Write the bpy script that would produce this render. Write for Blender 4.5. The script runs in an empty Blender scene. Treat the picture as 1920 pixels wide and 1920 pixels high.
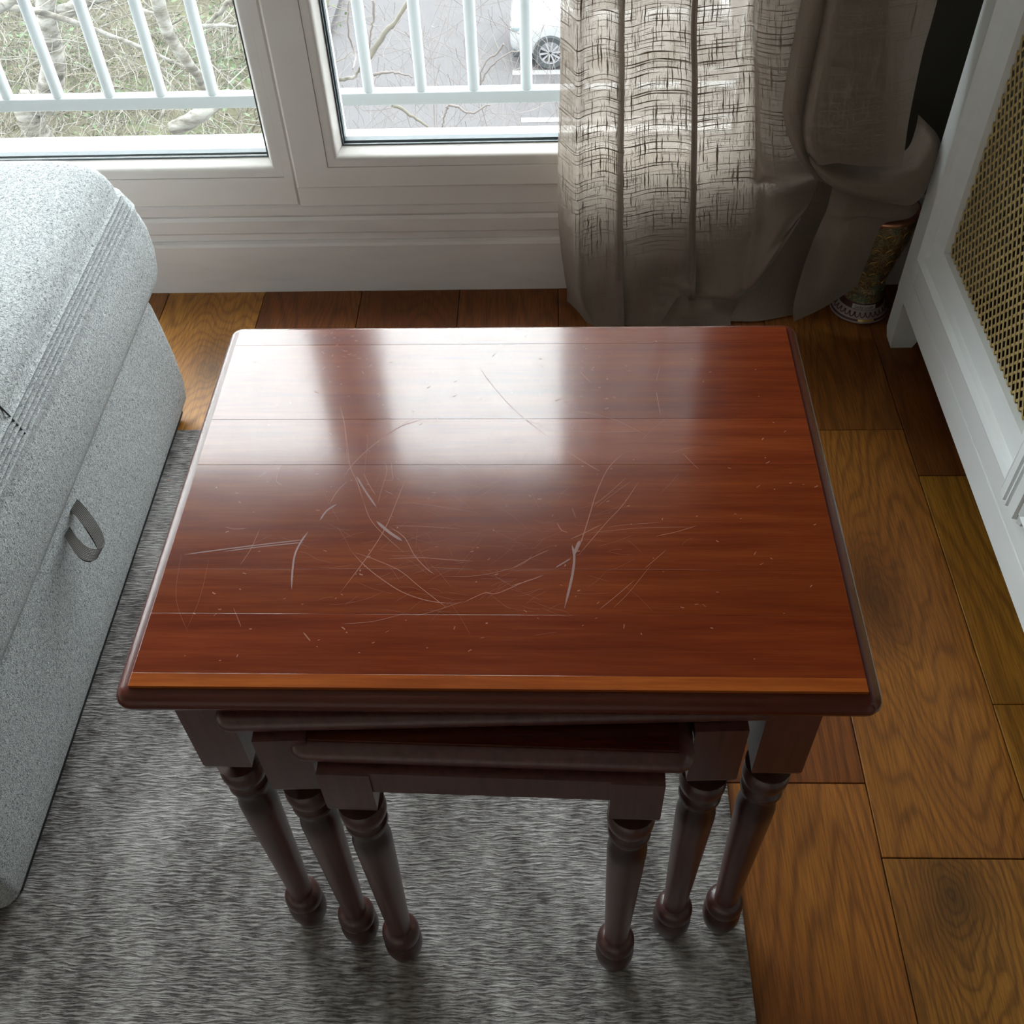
import bpy, bmesh, math, random
import numpy as np
from mathutils import Vector, Matrix

random.seed(7)
rng = np.random.default_rng(11)
C = bpy.context.scene.collection
SC = bpy.context.scene

# ------------------------------------------------------------------ camera
FPX, PITCH, YAW, ROLL, CH = 1956.6, 0.8472, -0.0564, -0.0462, 1.1885
def cam_axes():
    cp, sp = math.cos(PITCH), math.sin(PITCH)
    w = np.array([math.sin(YAW)*cp, math.cos(YAW)*cp, -sp])
    r = np.array([math.cos(YAW), -math.sin(YAW), 0.0])
    u = np.cross(r, w)
    c, s = math.cos(ROLL), math.sin(ROLL)
    return c*r+s*u, -s*r+c*u, w
CR, CU, CW = cam_axes()
def at(px, py, Y=None, z=None, X=None):
    """the point of the room that stands at depth Y (or height z, or side X)"""
    d = CW*FPX + CR*(px-960) - CU*(py-960)
    if Y is not None: t = Y/d[1]
    elif z is not None: t = (z-CH)/d[2]
    else: t = X/d[0]
    return np.array([d[0]*t, d[1]*t, CH+d[2]*t])
cam = bpy.data.cameras.new('camera'); cob = bpy.data.objects.new('camera', cam); C.objects.link(cob)
cob.matrix_world = Matrix(((CR[0],CU[0],-CW[0],0),(CR[1],CU[1],-CW[1],0),(CR[2],CU[2],-CW[2],CH),(0,0,0,1)))
cam.sensor_width = 36; cam.lens = FPX/1920*36; cam.clip_start = .02; cam.clip_end = 200
SC.camera = cob

# ------------------------------------------------------------------ sky, light, exposure
SKY = 7.0
W = bpy.data.worlds.new('sky'); SC.world = W; W.use_nodes = True
bg = W.node_tree.nodes['Background']; bg.inputs[0].default_value = (.95,.975,1.0,1); bg.inputs[1].default_value = SKY
def portal(name, x0, x1, z0, z1, y):
    l = bpy.data.lights.new(name, 'AREA'); l.shape = 'RECTANGLE'; l.size = x1-x0; l.size_y = z1-z0
    l.cycles.is_portal = True
    o = bpy.data.objects.new(name, l); C.objects.link(o)
    o.location = ((x0+x1)/2, y, (z0+z1)/2); o.rotation_euler = (math.radians(-90),0,0)
    return o
WIN_TOP = 1.66
portal('window_portal', -2.75, .41, .22, WIN_TOP+.04, 1.9)
SC.view_settings.view_transform = 'Standard'; SC.view_settings.look = 'None'
SC.view_settings.gamma = 1; SC.view_settings.use_curve_mapping = False
SC.view_settings.exposure = 1.1

# ------------------------------------------------------------------ mesh helpers
class MB:
    def __init__(s): s.v = []; s.f = []; s.uv = None
    def add(s, vs, fs):
        b = len(s.v); s.v += [tuple(map(float, p)) for p in vs]; s.f += [tuple(i+b for i in f) for f in fs]; return s
    def box(s, x0, x1, y0, y1, z0, z1, b=0):
        if b <= 0:
            vs = [(x0,y0,z0),(x1,y0,z0),(x1,y1,z0),(x0,y1,z0),(x0,y0,z1),(x1,y0,z1),(x1,y1,z1),(x0,y1,z1)]
            return s.add(vs, [(3,2,1,0),(4,5,6,7),(0,1,5,4),(1,2,6,5),(2,3,7,6),(3,0,4,7)])
        bm = bmesh.new(); bmesh.ops.create_cube(bm, size=1)
        for v in bm.verts: v.co = ((x0+x1)/2+v.co.x*(x1-x0), (y0+y1)/2+v.co.y*(y1-y0), (z0+z1)/2+v.co.z*(z1-z0))
        bmesh.ops.bevel(bm, geom=bm.edges[:], offset=b, segments=2, profile=.5, affect='EDGES')
        return s.bm(bm)
    def bm(s, bm):
        bm.verts.ensure_lookup_table(); bm.verts.index_update()
        s.add([v.co[:] for v in bm.verts], [[v.index for v in f.verts] for f in bm.faces]); bm.free(); return s
    def rings(s, rs, cap0=True, cap1=True, closed=True):
        n = len(rs[0]); vs = [p for r in rs for p in r]; fs = []
        for i in range(len(rs)-1):
            for j in range(n if closed else n-1):
                k = (j+1) % n
                fs.append((i*n+j, i*n+k, (i+1)*n+k, (i+1)*n+j))
        if cap0: fs.append(tuple(range(n))[::-1])
        if cap1: fs.append(tuple((len(rs)-1)*n+j for j in range(n)))
        return s.add(vs, fs)
    def lathe(s, prof, cx=0, cy=0, n=24):
        return s.rings([[(cx+r*math.cos(2*math.pi*j/n), cy+r*math.sin(2*math.pi*j/n), z) for j in range(n)] for r, z in prof])
    def tube(s, pts, rad, n=5, flat=None):
        pts = [np.array(p, float) for p in pts]; rs = []
        if not hasattr(rad, '__len__'): rad = [rad]*len(pts)
        up = np.array([0.123, .31, .94])
        for i, p in enumerate(pts):
            t = pts[min(i+1, len(pts)-1)]-pts[max(i-1, 0)]; t = t/(np.linalg.norm(t)+1e-12)
            if i == 0:
                a = np.cross(t, up); 
                if np.linalg.norm(a) < .1: a = np.cross(t, [1,0,0])
            else: a = a - t*(a@t)
            a = a/np.linalg.norm(a); b = np.cross(t, a)
            rs.append([p+rad[i]*(math.cos(2*math.pi*k/n)*a+math.sin(2*math.pi*k/n)*b) for k in range(n)])
        return s.rings(rs)
    def grid(s, g):
        r, c = len(g), len(g[0])
        return s.add([p for row in g for p in row], [(i*c+j, i*c+j+1, (i+1)*c+j+1, (i+1)*c+j) for i in range(r-1) for j in range(c-1)])
    def mesh(s, name, smooth=None, origin=(0,0,0)):
        m = bpy.data.meshes.new(name)
        V = np.array(s.v) - np.array(origin)
        m.from_pydata(V.tolist(), [], s.f); m.validate(); m.update()
        if smooth is not None:
            for p in m.polygons: p.use_smooth = True
            if smooth < 180: m.set_sharp_from_angle(angle=math.radians(smooth))
        if s.uv is not None:
            l = m.uv_layers.new(name='UVMap')
            for lp in m.loops: l.data[lp.index].uv = s.uv[lp.vertex_index]
        return m

def root_loc(o):
    while o.parent: o = o.parent
    return o.location
def obj(name, mb, mat, parent=None, smooth=None, local=False, col=None):
    """one mesh object; coordinates are room coordinates unless local"""
    org = (0,0,0) if (local or parent is None) else tuple(root_loc(parent))
    me = mb.mesh(name, smooth, org); me.materials.append(mat)
    o = bpy.data.objects.new(name, me); C.objects.link(o)
    if parent: o.parent = parent
    if col is not None: o.color = (*col, 1)
    return o
def tag(o, label, cat, group=None):
    o['label'] = label; o['category'] = cat
    if group: o['group'] = group
    return o
def thing(name, loc, label, cat, group=None, rz=0):
    o = bpy.data.objects.new(name, None); o.empty_display_size = .05; C.objects.link(o)
    o.location = loc; o.rotation_euler = (0,0,rz); return tag(o, label, cat, group)
def struct(name, mb, mat, parent=None, smooth=None):
    o = obj(name, mb, mat, parent, smooth)
    if parent is None: o['kind'] = 'structure'
    return o
def sempty(name, loc=(0,0,0)):
    o = bpy.data.objects.new(name, None); C.objects.link(o); o.location = loc; o['kind'] = 'structure'; return o
def cr(P, n):
    """Catmull-Rom resample of a list of points along axis 0"""
    P = np.array(P, float); m = len(P); out = []
    ts = np.linspace(0, m-1, n)
    for t in ts:
        i = min(int(t), m-2); f = t-i
        p0, p1, p2, p3 = P[max(i-1,0)], P[i], P[i+1], P[min(i+2,m-1)]
        out.append(.5*((2*p1)+(-p0+p2)*f+(2*p0-5*p1+4*p2-p3)*f*f+(-p0+3*p1-3*p2+p3)*f**3))
    return np.array(out)
def rrect(x0, x1, y0, y1, r, n=5):
    pts = []
    for cx, cy, a0 in ((x1-r,y1-r,0),(x0+r,y1-r,90),(x0+r,y0+r,180),(x1-r,y0+r,270)):
        for k in range(n+1):
            a = math.radians(a0+90*k/n); pts.append((cx+r*math.cos(a), cy+r*math.sin(a)))
    return pts

# ------------------------------------------------------------------ material helpers
class NT:
    def __init__(s, name):
        s.m = bpy.data.materials.new(name); s.m.use_nodes = True
        s.t = s.m.node_tree; s.n = s.t.nodes; s.b = s.n['Principled BSDF']; s.out = s.n['Material Output']
    def new(s, ty, **k):
        o = s.n.new(ty)
        for a, v in k.items(): setattr(o, a, v)
        return o
    def put(s, sock, v):
        if isinstance(v, bpy.types.NodeSocket): s.t.links.new(v, sock)
        elif isinstance(v, (tuple, list)) and len(v) == 3 and sock.type == 'RGBA': sock.default_value = (*v, 1)
        else: sock.default_value = v
    def math(s, op, a, b=0.0, c=0.0, clamp=False):
        o = s.new('ShaderNodeMath', operation=op, use_clamp=clamp)
        s.put(o.inputs[0], a); s.put(o.inputs[1], b); s.put(o.inputs[2], c); return o.outputs[0]
    def vec(s, op, a, b):
        o = s.new('ShaderNodeVectorMath', operation=op); s.put(o.inputs[0], a); s.put(o.inputs[1], b); return o
    def coord(s, kind='Object'): return s.new('ShaderNodeTexCoord').outputs[kind]
    def scale(s, v, sc): return s.vec('MULTIPLY', v, sc).outputs[0]
    def noise(s, v, scale=5, detail=3, rough=.5, dist=0):
        o = s.new('ShaderNodeTexNoise'); s.put(o.inputs['Vector'], v); o.inputs['Scale'].default_value = scale
        o.inputs['Detail'].default_value = detail; o.inputs['Roughness'].default_value = rough; o.inputs['Distortion'].default_value = dist
        return o.outputs[0]
    def ramp(s, f, stops, interp='LINEAR'):
        o = s.new('ShaderNodeValToRGB'); s.put(o.inputs[0], f); r = o.color_ramp; r.interpolation = interp
        while len(r.elements) < len(stops): r.elements.new(.5)
        for e, (p, c) in zip(r.elements, stops):
            e.position = p; e.color = (*c, 1) if hasattr(c, '__len__') else (c, c, c, 1)
        return o.outputs[0]
    def mix(s, f, a, b, mode='MIX'):
        o = s.new('ShaderNodeMix', data_type='RGBA', blend_type=mode)
        s.put(o.inputs[0], f); s.put(o.inputs[6], a); s.put(o.inputs[7], b); return o.outputs[2]
    def bump(s, h, strength=.3, dist=.002):
        o = s.new('ShaderNodeBump'); s.put(o.inputs['Height'], h); o.inputs['Strength'].default_value = strength; o.inputs['Distance'].default_value = dist
        s.t.links.new(o.outputs[0], s.b.inputs['Normal']); return o.outputs[0]
    def set(s, **k):
        for a, v in k.items(): s.put(s.b.inputs[a.replace('_', ' ')], v)
        return s
    def sep(s, v):
        o = s.new('ShaderNodeSeparateXYZ'); s.put(o.inputs[0], v); return o.outputs
    def comb(s, x, y, z):
        o = s.new('ShaderNodeCombineXYZ'); s.put(o.inputs[0], x); s.put(o.inputs[1], y); s.put(o.inputs[2], z); return o.outputs[0]

def simple(name, col, rough=.5, metal=0, spec=.5, noise=0, nscale=30, bump=0, coat=0):
    n = NT(name); n.set(Roughness=rough, Metallic=metal, Specular_IOR_Level=spec, Coat_Weight=coat)
    if noise:
        f = n.noise(n.coord(), nscale, 4, .6)
        n.put(n.b.inputs['Base Color'], n.mix(f, tuple(c*(1-noise) for c in col), tuple(min(1, c*(1+noise)) for c in col)))
        if bump: n.bump(f, bump, .001)
    else: n.set(Base_Color=col)
    return n.m

# furniture wood: fine streaks along the board; object colour tints each board
def mat_table_wood():
    n = NT('mahogany'); v = n.coord(); info = n.new('ShaderNodeObjectInfo')
    rv = n.vec('ADD', v, n.comb(n.math('MULTIPLY', info.outputs['Random'], 13.0), n.math('MULTIPLY', info.outputs['Random'], 7.0), 0.0)).outputs[0]
    a = n.noise(n.scale(rv, (4.0, 60.0, 60.0)), 1.6, 5, .6, .15)
    b = n.noise(n.scale(rv, (14.0, 420.0, 300.0)), 1.5, 3, .6)
    c = n.noise(n.scale(rv, (2.0, 7.0, 7.0)), 1.2, 2, .5)
    f = n.math('ADD', n.math('MULTIPLY', a, .55), n.math('ADD', n.math('MULTIPLY', b, .2), n.math('MULTIPLY', c, .3)))
    col = n.ramp(f, [(.33, (.088,.013,.004)), (.5, (.140,.0235,.0055)), (.62, (.185,.036,.008)), (.78, (.24,.055,.012))])
    n.put(n.b.inputs['Base Color'], n.mix(1.0, col, info.outputs['Color'], 'MULTIPLY'))
    sm = n.noise(n.scale(v, (1.0, 1.0, 1.0)), 9, 3, .6)
    n.put(n.b.inputs['Roughness'], n.math('MULTIPLY_ADD', sm, .09, .135))
    n.set(Specular_IOR_Level=.42, Coat_Weight=.5, Coat_IOR=1.5)
    n.put(n.b.inputs['Coat Roughness'], n.math('MULTIPLY_ADD', sm, .06, .06))
    n.bump(n.math('ADD', n.math('MULTIPLY', b, .5), n.noise(v, 14, 2)), .05, .0005)
    return n.m
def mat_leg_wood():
    n = NT('mahogany_turned'); v = n.coord()
    f = n.noise(n.scale(v, (90.0, 90.0, 6.0)), 1.5, 4, .6)
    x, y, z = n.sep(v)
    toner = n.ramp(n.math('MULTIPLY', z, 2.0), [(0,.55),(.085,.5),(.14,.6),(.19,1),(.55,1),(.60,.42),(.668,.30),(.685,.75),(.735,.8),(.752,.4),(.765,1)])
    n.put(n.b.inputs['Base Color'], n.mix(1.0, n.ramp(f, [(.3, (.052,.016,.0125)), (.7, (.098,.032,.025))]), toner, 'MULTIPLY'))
    n.set(Roughness=.36, Specular_IOR_Level=.5, Coat_Weight=.3, Coat_Roughness=.22); n.bump(f, .08, .0005)
    return n.m
# oak floor: contour lines of a stretched noise field give cathedral grain, rings gather round each plank's knot
def mat_oak():
    n = NT('oiled_oak'); v = n.coord(); info = n.new('ShaderNodeObjectInfo')
    kn = n.new('ShaderNodeAttribute', attribute_type='OBJECT', attribute_name='knot')
    r = n.math('MULTIPLY', info.outputs['Random'], 37.0)
    sv = n.vec('ADD', v, n.comb(r, n.math('MULTIPLY', r, 1.7), 0.0)).outputs[0]
    field = n.noise(n.scale(sv, (5.2, .85, 1.0)), 1.0, 2.0, .45, .25)
    d = n.vec('SUBTRACT', v, kn.outputs['Vector']).outputs[0]
    dl = n.vec('LENGTH', n.scale(d, (17.0, 9.0, 0.0)), (0,0,0)).outputs['Value']
    wob = n.math('MULTIPLY', n.noise(n.scale(v, (30.0, 14.0, 1.0)), 1, 3), .5)
    dl = n.math('ADD', dl, wob)
    kb = n.math('DIVIDE', .34, n.math('ADD', 1.0, n.math('MULTIPLY', dl, dl)))
    f2 = n.math('ADD', field, kb)
    lines = n.math('SINE', n.math('MULTIPLY', n.math('ADD', f2, n.math('MULTIPLY', n.noise(n.scale(sv,(60.0,5.0,1.0)),1,2), .010)), 215.0))
    lines = n.math('MULTIPLY_ADD', lines, .5, .5)
    lines = n.math('POWER', lines, 3.0)
    pores = n.noise(n.scale(sv, (420.0, 16.0, 1.0)), 1, 3, .65)
    big = n.noise(n.scale(sv, (3.0, 1.6, 1.0)), 1.3, 3, .55)
    base = n.ramp(big, [(.3, (.20,.068,.012)), (.52, (.31,.120,.019)), (.75, (.39,.165,.027))])
    base = n.mix(n.math('MULTIPLY', lines, n.math('MULTIPLY_ADD', big, .45, .2)), base, (.085,.027,.007))
    base = n.mix(n.math('MULTIPLY', n.math('SUBTRACT', pores, .40, clamp=True), 2.2, clamp=True), base, (.06,.02,.006))
    dark = n.math('SUBTRACT', 1.0, n.math('MULTIPLY', dl, .75), clamp=True)
    base = n.mix(n.math('MULTIPLY', dark, .85), base, (.018,.007,.004))
    base = n.mix(1.0, base, info.outputs['Color'], 'MULTIPLY')
    n.put(n.b.inputs['Base Color'], base)
    n.put(n.b.inputs['Roughness'], n.math('MULTIPLY_ADD', pores, .25, .30)); n.set(Specular_IOR_Level=.35)
    n.bump(n.math('ADD', n.math('MULTIPLY', pores, -.6), n.math('MULTIPLY', lines, -.5)), .16, .0008)
    return n.m
def mat_rug():
    n = NT('rug_weave'); v = n.coord()
    wv = n.vec('ADD', v, n.scale(n.new('ShaderNodeTexNoise').outputs[1], (0,0,0))).outputs[0]
    warp = n.math('MULTIPLY', n.noise(n.scale(v, (40.0, 60.0, 1.0)), 1, 2), .006)
    x, y, z = n.sep(v)
    y2 = n.math('ADD', y, warp)
    strand = n.noise(n.comb(n.math('MULTIPLY', x, 50.0), n.math('MULTIPLY', y2, 420.0), 0.0), 1.0, 3, .55)
    strand = n.math('MULTIPLY_ADD', n.math('SUBTRACT', strand, .5), 4.0, .48, clamp=True)
    fine = n.noise(n.scale(v, (500.0, 900.0, 1.0)), 1, 2, .6)
    pat = n.noise(n.scale(v, (9.0, 6.0, 1.0)), 1, 5, .68, .3)
    vst = n.noise(n.scale(v, (22.0, 7.0, 1.0)), 1, 4, .7)
    pat = n.math('ADD', n.math('MULTIPLY', pat, .65), n.math('MULTIPLY', vst, .35))
    hue = n.noise(n.scale(v, (5.0, 4.0, 1.0)), 1.3, 2)
    dark = n.mix(hue, (.100,.090,.085), (.092,.078,.080))
    light = n.mix(hue, (.57,.555,.55), (.60,.565,.55))
    patc = n.math('MULTIPLY_ADD', n.math('SUBTRACT', pat, .5), 4.2, .5, clamp=True)
    k = n.math('MULTIPLY_ADD', strand, .62, n.math('MULTIPLY_ADD', patc, .6, -.22), clamp=True)
    k = n.math('MULTIPLY_ADD', fine, .2, n.math('SUBTRACT', k, .1), clamp=True)
    n.put(n.b.inputs['Base Color'], n.mix(k, dark, light))
    n.set(Roughness=.95, Specular_IOR_Level=.15, Sheen_Weight=.15)
    n.bump(n.math('ADD', strand, n.math('MULTIPLY', fine, .3)), .8, .003)
    return n.m
def mat_sofa(ribs=False):
    n = NT('grey_melange_fabric'); v = n.coord()
    a = n.noise(v, 330, 2, .6, 1.2); b = n.noise(v, 800, 2, .5); c = n.noise(v, 4, 2)
    f = n.math('ADD', n.math('MULTIPLY', a, .7), n.math('MULTIPLY', b, .3))
    f = n.math('MULTIPLY_ADD', n.math('SUBTRACT', f, .5), 3.4, .52, clamp=True)
    n.put(n.b.inputs['Base Color'], n.ramp(f, [(.05, (.125,.134,.137)), (.38, (.335,.352,.355)), (.9, (.565,.585,.59))]))
    n.set(Roughness=.95, Specular_IOR_Level=.15, Sheen_Weight=.2)
    n.bump(f, .55, .0016)
    return n.m
def mat_webbing():
    n = NT('dark_webbing'); v = n.coord('UV')
    x, y, z = n.sep(v)
    rib = n.math('MULTIPLY_ADD', n.math('SINE', n.math('MULTIPLY', x, 50.0)), .5, .5)
    t = n.math('MULTIPLY_ADD', n.math('SINE', n.math('MULTIPLY', y, 260.0)), .5, .5)
    k = n.math('MULTIPLY', rib, n.math('MULTIPLY_ADD', t, .6, .4))
    n.put(n.b.inputs['Base Color'], n.mix(k, (.014,.011,.010), (.16,.145,.135))); n.set(Roughness=.8); n.bump(k, .6, .001)
    return n.m
# loosely woven linen: solid yarn reflects and lets light through, slubs block it, gaps are open
def mat_linen():
    n = NT('sheer_linen'); v = n.coord('UV'); x, y, z = n.sep(v)
    wob = n.noise(n.scale(v, (14.0, 9.0, 1.0)), 1, 3)
    xs = n.math('ADD', x, n.math('MULTIPLY', n.noise(n.scale(v, (25.0, 60.0, 1.0)), 1, 2), .004))
    ys = n.math('ADD', y, n.math('MULTIPLY', n.noise(n.scale(v, (8.0, 30.0, 1.0)), 1, 2), .010))
    def threads(a, b, N, run, seed, thr, wmin, wvar):
        q = n.math('MULTIPLY', a, N); i_ = n.math('FLOOR', q); fr = n.math('FRACT', q)
        wn = n.new('ShaderNodeTexWhiteNoise', noise_dimensions='1D'); n.put(wn.inputs['W'], n.math('ADD', i_, seed))
        d = n.math('ABSOLUTE', n.math('SUBTRACT', fr, n.math('MULTIPLY_ADD', wn.outputs[0], .6, .2)))
        pr = n.noise(n.comb(n.math('MULTIPLY', i_, 7.31), n.math('MULTIPLY', b, run), seed), 1, 2, .6)
        w_ = n.math('MULTIPLY_ADD', n.math('SUBTRACT', pr, thr), wvar, wmin)
        w_ = n.math('MULTIPLY', w_, n.math('GREATER_THAN', pr, thr))
        return n.math('MULTIPLY', n.math('SUBTRACT', w_, d), 12.0, clamp=True)
    sl1 = n.math('MAXIMUM', threads(xs, y, 135.0, 17.0, 3.0, .50, .06, .9), threads(xs, y, 330.0, 30.0, 23.0, .53, .08, 1.0))
    sl2 = n.math('MAXIMUM', threads(ys, x, 125.0, 11.0, 51.0, .44, .07, .5), threads(ys, x, 300.0, 20.0, 77.0, .53, .06, .7))
    slub = n.math('MAXIMUM', sl1, sl2)
    gauze = n.noise(n.scale(v, (900.0, 900.0, 1.0)), 1, 2, .6)
    clear = n.math('MULTIPLY', n.math('SUBTRACT', 1.0, slub), n.math('MULTIPLY_ADD', gauze, .5, .75), clamp=True)
    col = n.mix(gauze, (.27,.215,.175), (.39,.325,.27))
    n.put(n.b.inputs['Base Color'], n.mix(slub, col, (.235,.190,.156))); n.set(Roughness=.95, Specular_IOR_Level=.1)
    n.bump(n.math('ADD', gauze, n.math('MULTIPLY', slub, .12)), .3, .0008)
    tr = n.new('ShaderNodeBsdfTranslucent'); n.put(tr.inputs[0], n.mix(gauze, (.22,.18,.15), (.33,.285,.245)))
    tp = n.new('ShaderNodeBsdfTransparent'); tp.inputs[0].default_value = (1,1,1,1)
    m1 = n.new('ShaderNodeMixShader'); n.put(m1.inputs[0], n.math('MULTIPLY', clear, .50))
    n.t.links.new(n.b.outputs[0], m1.inputs[1]); n.t.links.new(tr.outputs[0], m1.inputs[2])
    m2 = n.new('ShaderNodeMixShader'); n.put(m2.inputs[0], n.math('MULTIPLY', n.math('POWER', clear, 2.0), .13))
    n.t.links.new(m1.outputs[0], m2.inputs[1]); n.t.links.new(tp.outputs[0], m2.inputs[2])
    n.t.links.new(m2.outputs[0], n.out.inputs[0])
    return n.m
def mat_glass():
    n = NT('window_glass')
    tp = n.new('ShaderNodeBsdfTransparent'); tp.inputs[0].default_value = (.965,.98,.975,1)
    gl = n.new('ShaderNodeBsdfGlossy'); gl.inputs['Roughness'].default_value = .01
    g = n.new('ShaderNodeNewGeometry'); c = n.math('ABSOLUTE', n.vec('DOT_PRODUCT', g.outputs['Incoming'], g.outputs['Normal']).outputs['Value'])
    fr = n.math('MULTIPLY_ADD', n.math('POWER', n.math('SUBTRACT', 1.0, c, clamp=True), 5.0), .97, .02)
    m = n.new('ShaderNodeMixShader'); n.t.links.new(fr, m.inputs[0])
    n.t.links.new(tp.outputs[0], m.inputs[1]); n.t.links.new(gl.outputs[0], m.inputs[2]); n.t.links.new(m.outputs[0], n.out.inputs[0])
    return n.m
def mat_paint(name, col, rough=.45, dirt=.12):
    n = NT(name); v = n.coord()
    f = n.noise(n.scale(v, (3.0, 3.0, 14.0)), 2, 5, .65)
    g = n.noise(v, 60, 3, .6)
    n.put(n.b.inputs['Base Color'], n.mix(n.math('MULTIPLY', n.math('SUBTRACT', f, .45, clamp=True), 2.2, clamp=True), col, tuple(c*(1-dirt) for c in col)))
    n.set(Roughness=rough, Specular_IOR_Level=.4); n.bump(n.math('ADD', f, n.math('MULTIPLY', g, .15)), .06, .001)
    return n.m
def mat_vase():
    n = NT('enamelled_brass'); v = n.coord()
    w = n.noise(v, 60, 2, .5, 2.5)
    s = n.math('MULTIPLY_ADD', n.math('SINE', n.math('MULTIPLY', w, 40.0)), .5, .5)
    t = n.noise(v, 28, 2)
    c = n.ramp(t, [(.38, (.05,.16,.13)), (.5, (.16,.11,.04)), (.62, (.16,.05,.03))])
    n.put(n.b.inputs['Base Color'], n.mix(n.math('MULTIPLY', s, .8), c, (.46,.36,.2)))
    n.set(Metallic=.55, Roughness=.3); n.bump(s, .7, .0015); return n.m
def mat_ground():
    n = NT('rough_grass'); v = n.coord()
    a = n.noise(v, .55, 5, .7); b = n.noise(v, 6, 4, .7)
    c = n.ramp(a, [(.35, (.036,.034,.022)), (.5, (.05,.049,.026)), (.58, (.036,.06,.02)), (.72, (.056,.046,.036))])
    n.put(n.b.inputs['Base Color'], n.mix(b, c, (.065,.058,.046))); n.set(Roughness=1, Specular_IOR_Level=0); return n.m
def mat_bark():
    n = NT('birch_bark'); v = n.coord()
    f = n.noise(n.scale(v, (3.0, 3.0, 11.0)), 2.2, 5, .7)
    n.put(n.b.inputs['Base Color'], n.ramp(f, [(.36, (.022,.019,.016)), (.46, (.07,.062,.05)), (.6, (.13,.125,.115))])); n.set(Roughness=.95); n.bump(f, .6, .01); return n.m

M = dict(
    top=mat_table_wood(), edge=simple('mahogany_edge', (.085,.017,.009), .24, spec=.35, noise=.25, nscale=12), leg=mat_leg_wood(), oak=mat_oak(), rug=mat_rug(), sofa=mat_sofa(), web=mat_webbing(), linen=mat_linen(),
    glass=mat_glass(), pvc=mat_paint('white_window_plastic', (.76,.725,.695), .35, .05), trim=mat_paint('white_wall_paint', (.72,.675,.655), .5, .15),
    wall=mat_paint('plaster_wall', (.74,.68,.61), .85, .05), dwall=mat_paint('dark_wall', (.085,.085,.072), .85, .05), ceil=mat_paint('ceiling_paint', (.86,.84,.8), .9, .03),  # dwall: much darker tone than the other walls, for right and window walls
    cover=mat_paint('white_lacquer', (.71,.745,.755), .42, .08),
    brass=simple('brass_mesh', (.55,.43,.20), .5, .55, noise=.15), dark=simple('black_plastic', (.012,.012,.013), .55),
    gasket=simple('black_gasket', (.045,.060,.070), .5), scratch=simple('scratched_lacquer', (.27,.095,.055), .75, noise=.2, nscale=300),
    scuff=simple('worn_lacquer', (.20,.095,.075), .6), copper=simple('copper_rim', (.6,.28,.16), .28, .9), gold=simple('gold_band', (.6,.4,.12), .3, .9),
    vase=mat_vase(), tagm=simple('paper_tag', (.45,.41,.40), .7), ink=simple('ink', (.03,.02,.02), .8),
    enamel=simple('cream_enamel', (.30,.25,.25), .3), maroon=simple('maroon_enamel', (.06,.02,.02), .35),
    rad=simple('radiator_paint', (.05,.045,.03), .6), alu=simple('white_aluminium', (.37,.395,.41), .5), sill=simple('sill_metal', (.35,.37,.38), .5),
    asphalt=simple('wet_asphalt', (.051,.048,.050), .8, spec=.1, noise=.14, nscale=2), line=simple('road_paint', (.12,.12,.12), .8),
    ground=mat_ground(), bark=mat_bark(), twig=simple('twig_bark', (.075,.062,.058), .9, noise=.4, nscale=3), lichen=simple('lichen_bark', (.075,.067,.054), .9, noise=.5, nscale=20),
    leaf=simple('bramble_leaf', (.040,.060,.026), .8, noise=.5, nscale=4), dry=simple('dry_bramble', (.066,.056,.042), .9, noise=.4, nscale=3),
    carp=simple('white_car_paint', (.18,.185,.19), .25, coat=1), tyre=simple('tyre_rubber', (.012,.014,.016), .8), alloy=simple('alloy_wheel', (.13,.13,.14), .4, .0),
    cglass=simple('car_glass', (.02,.03,.035), .1), lamp=simple('headlamp_glass', (.10,.12,.13), .1), render=simple('outer_render', (.35,.34,.32), .9),
    stitch=simple('dark_seam', (.05,.055,.06), .9), ribfab=mat_sofa())

# ================================================================== ROOM SHELL
RX0, RX1, RY0, WY, CZ = -3.1, .80, -2.3, 1.62, 2.5
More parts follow.
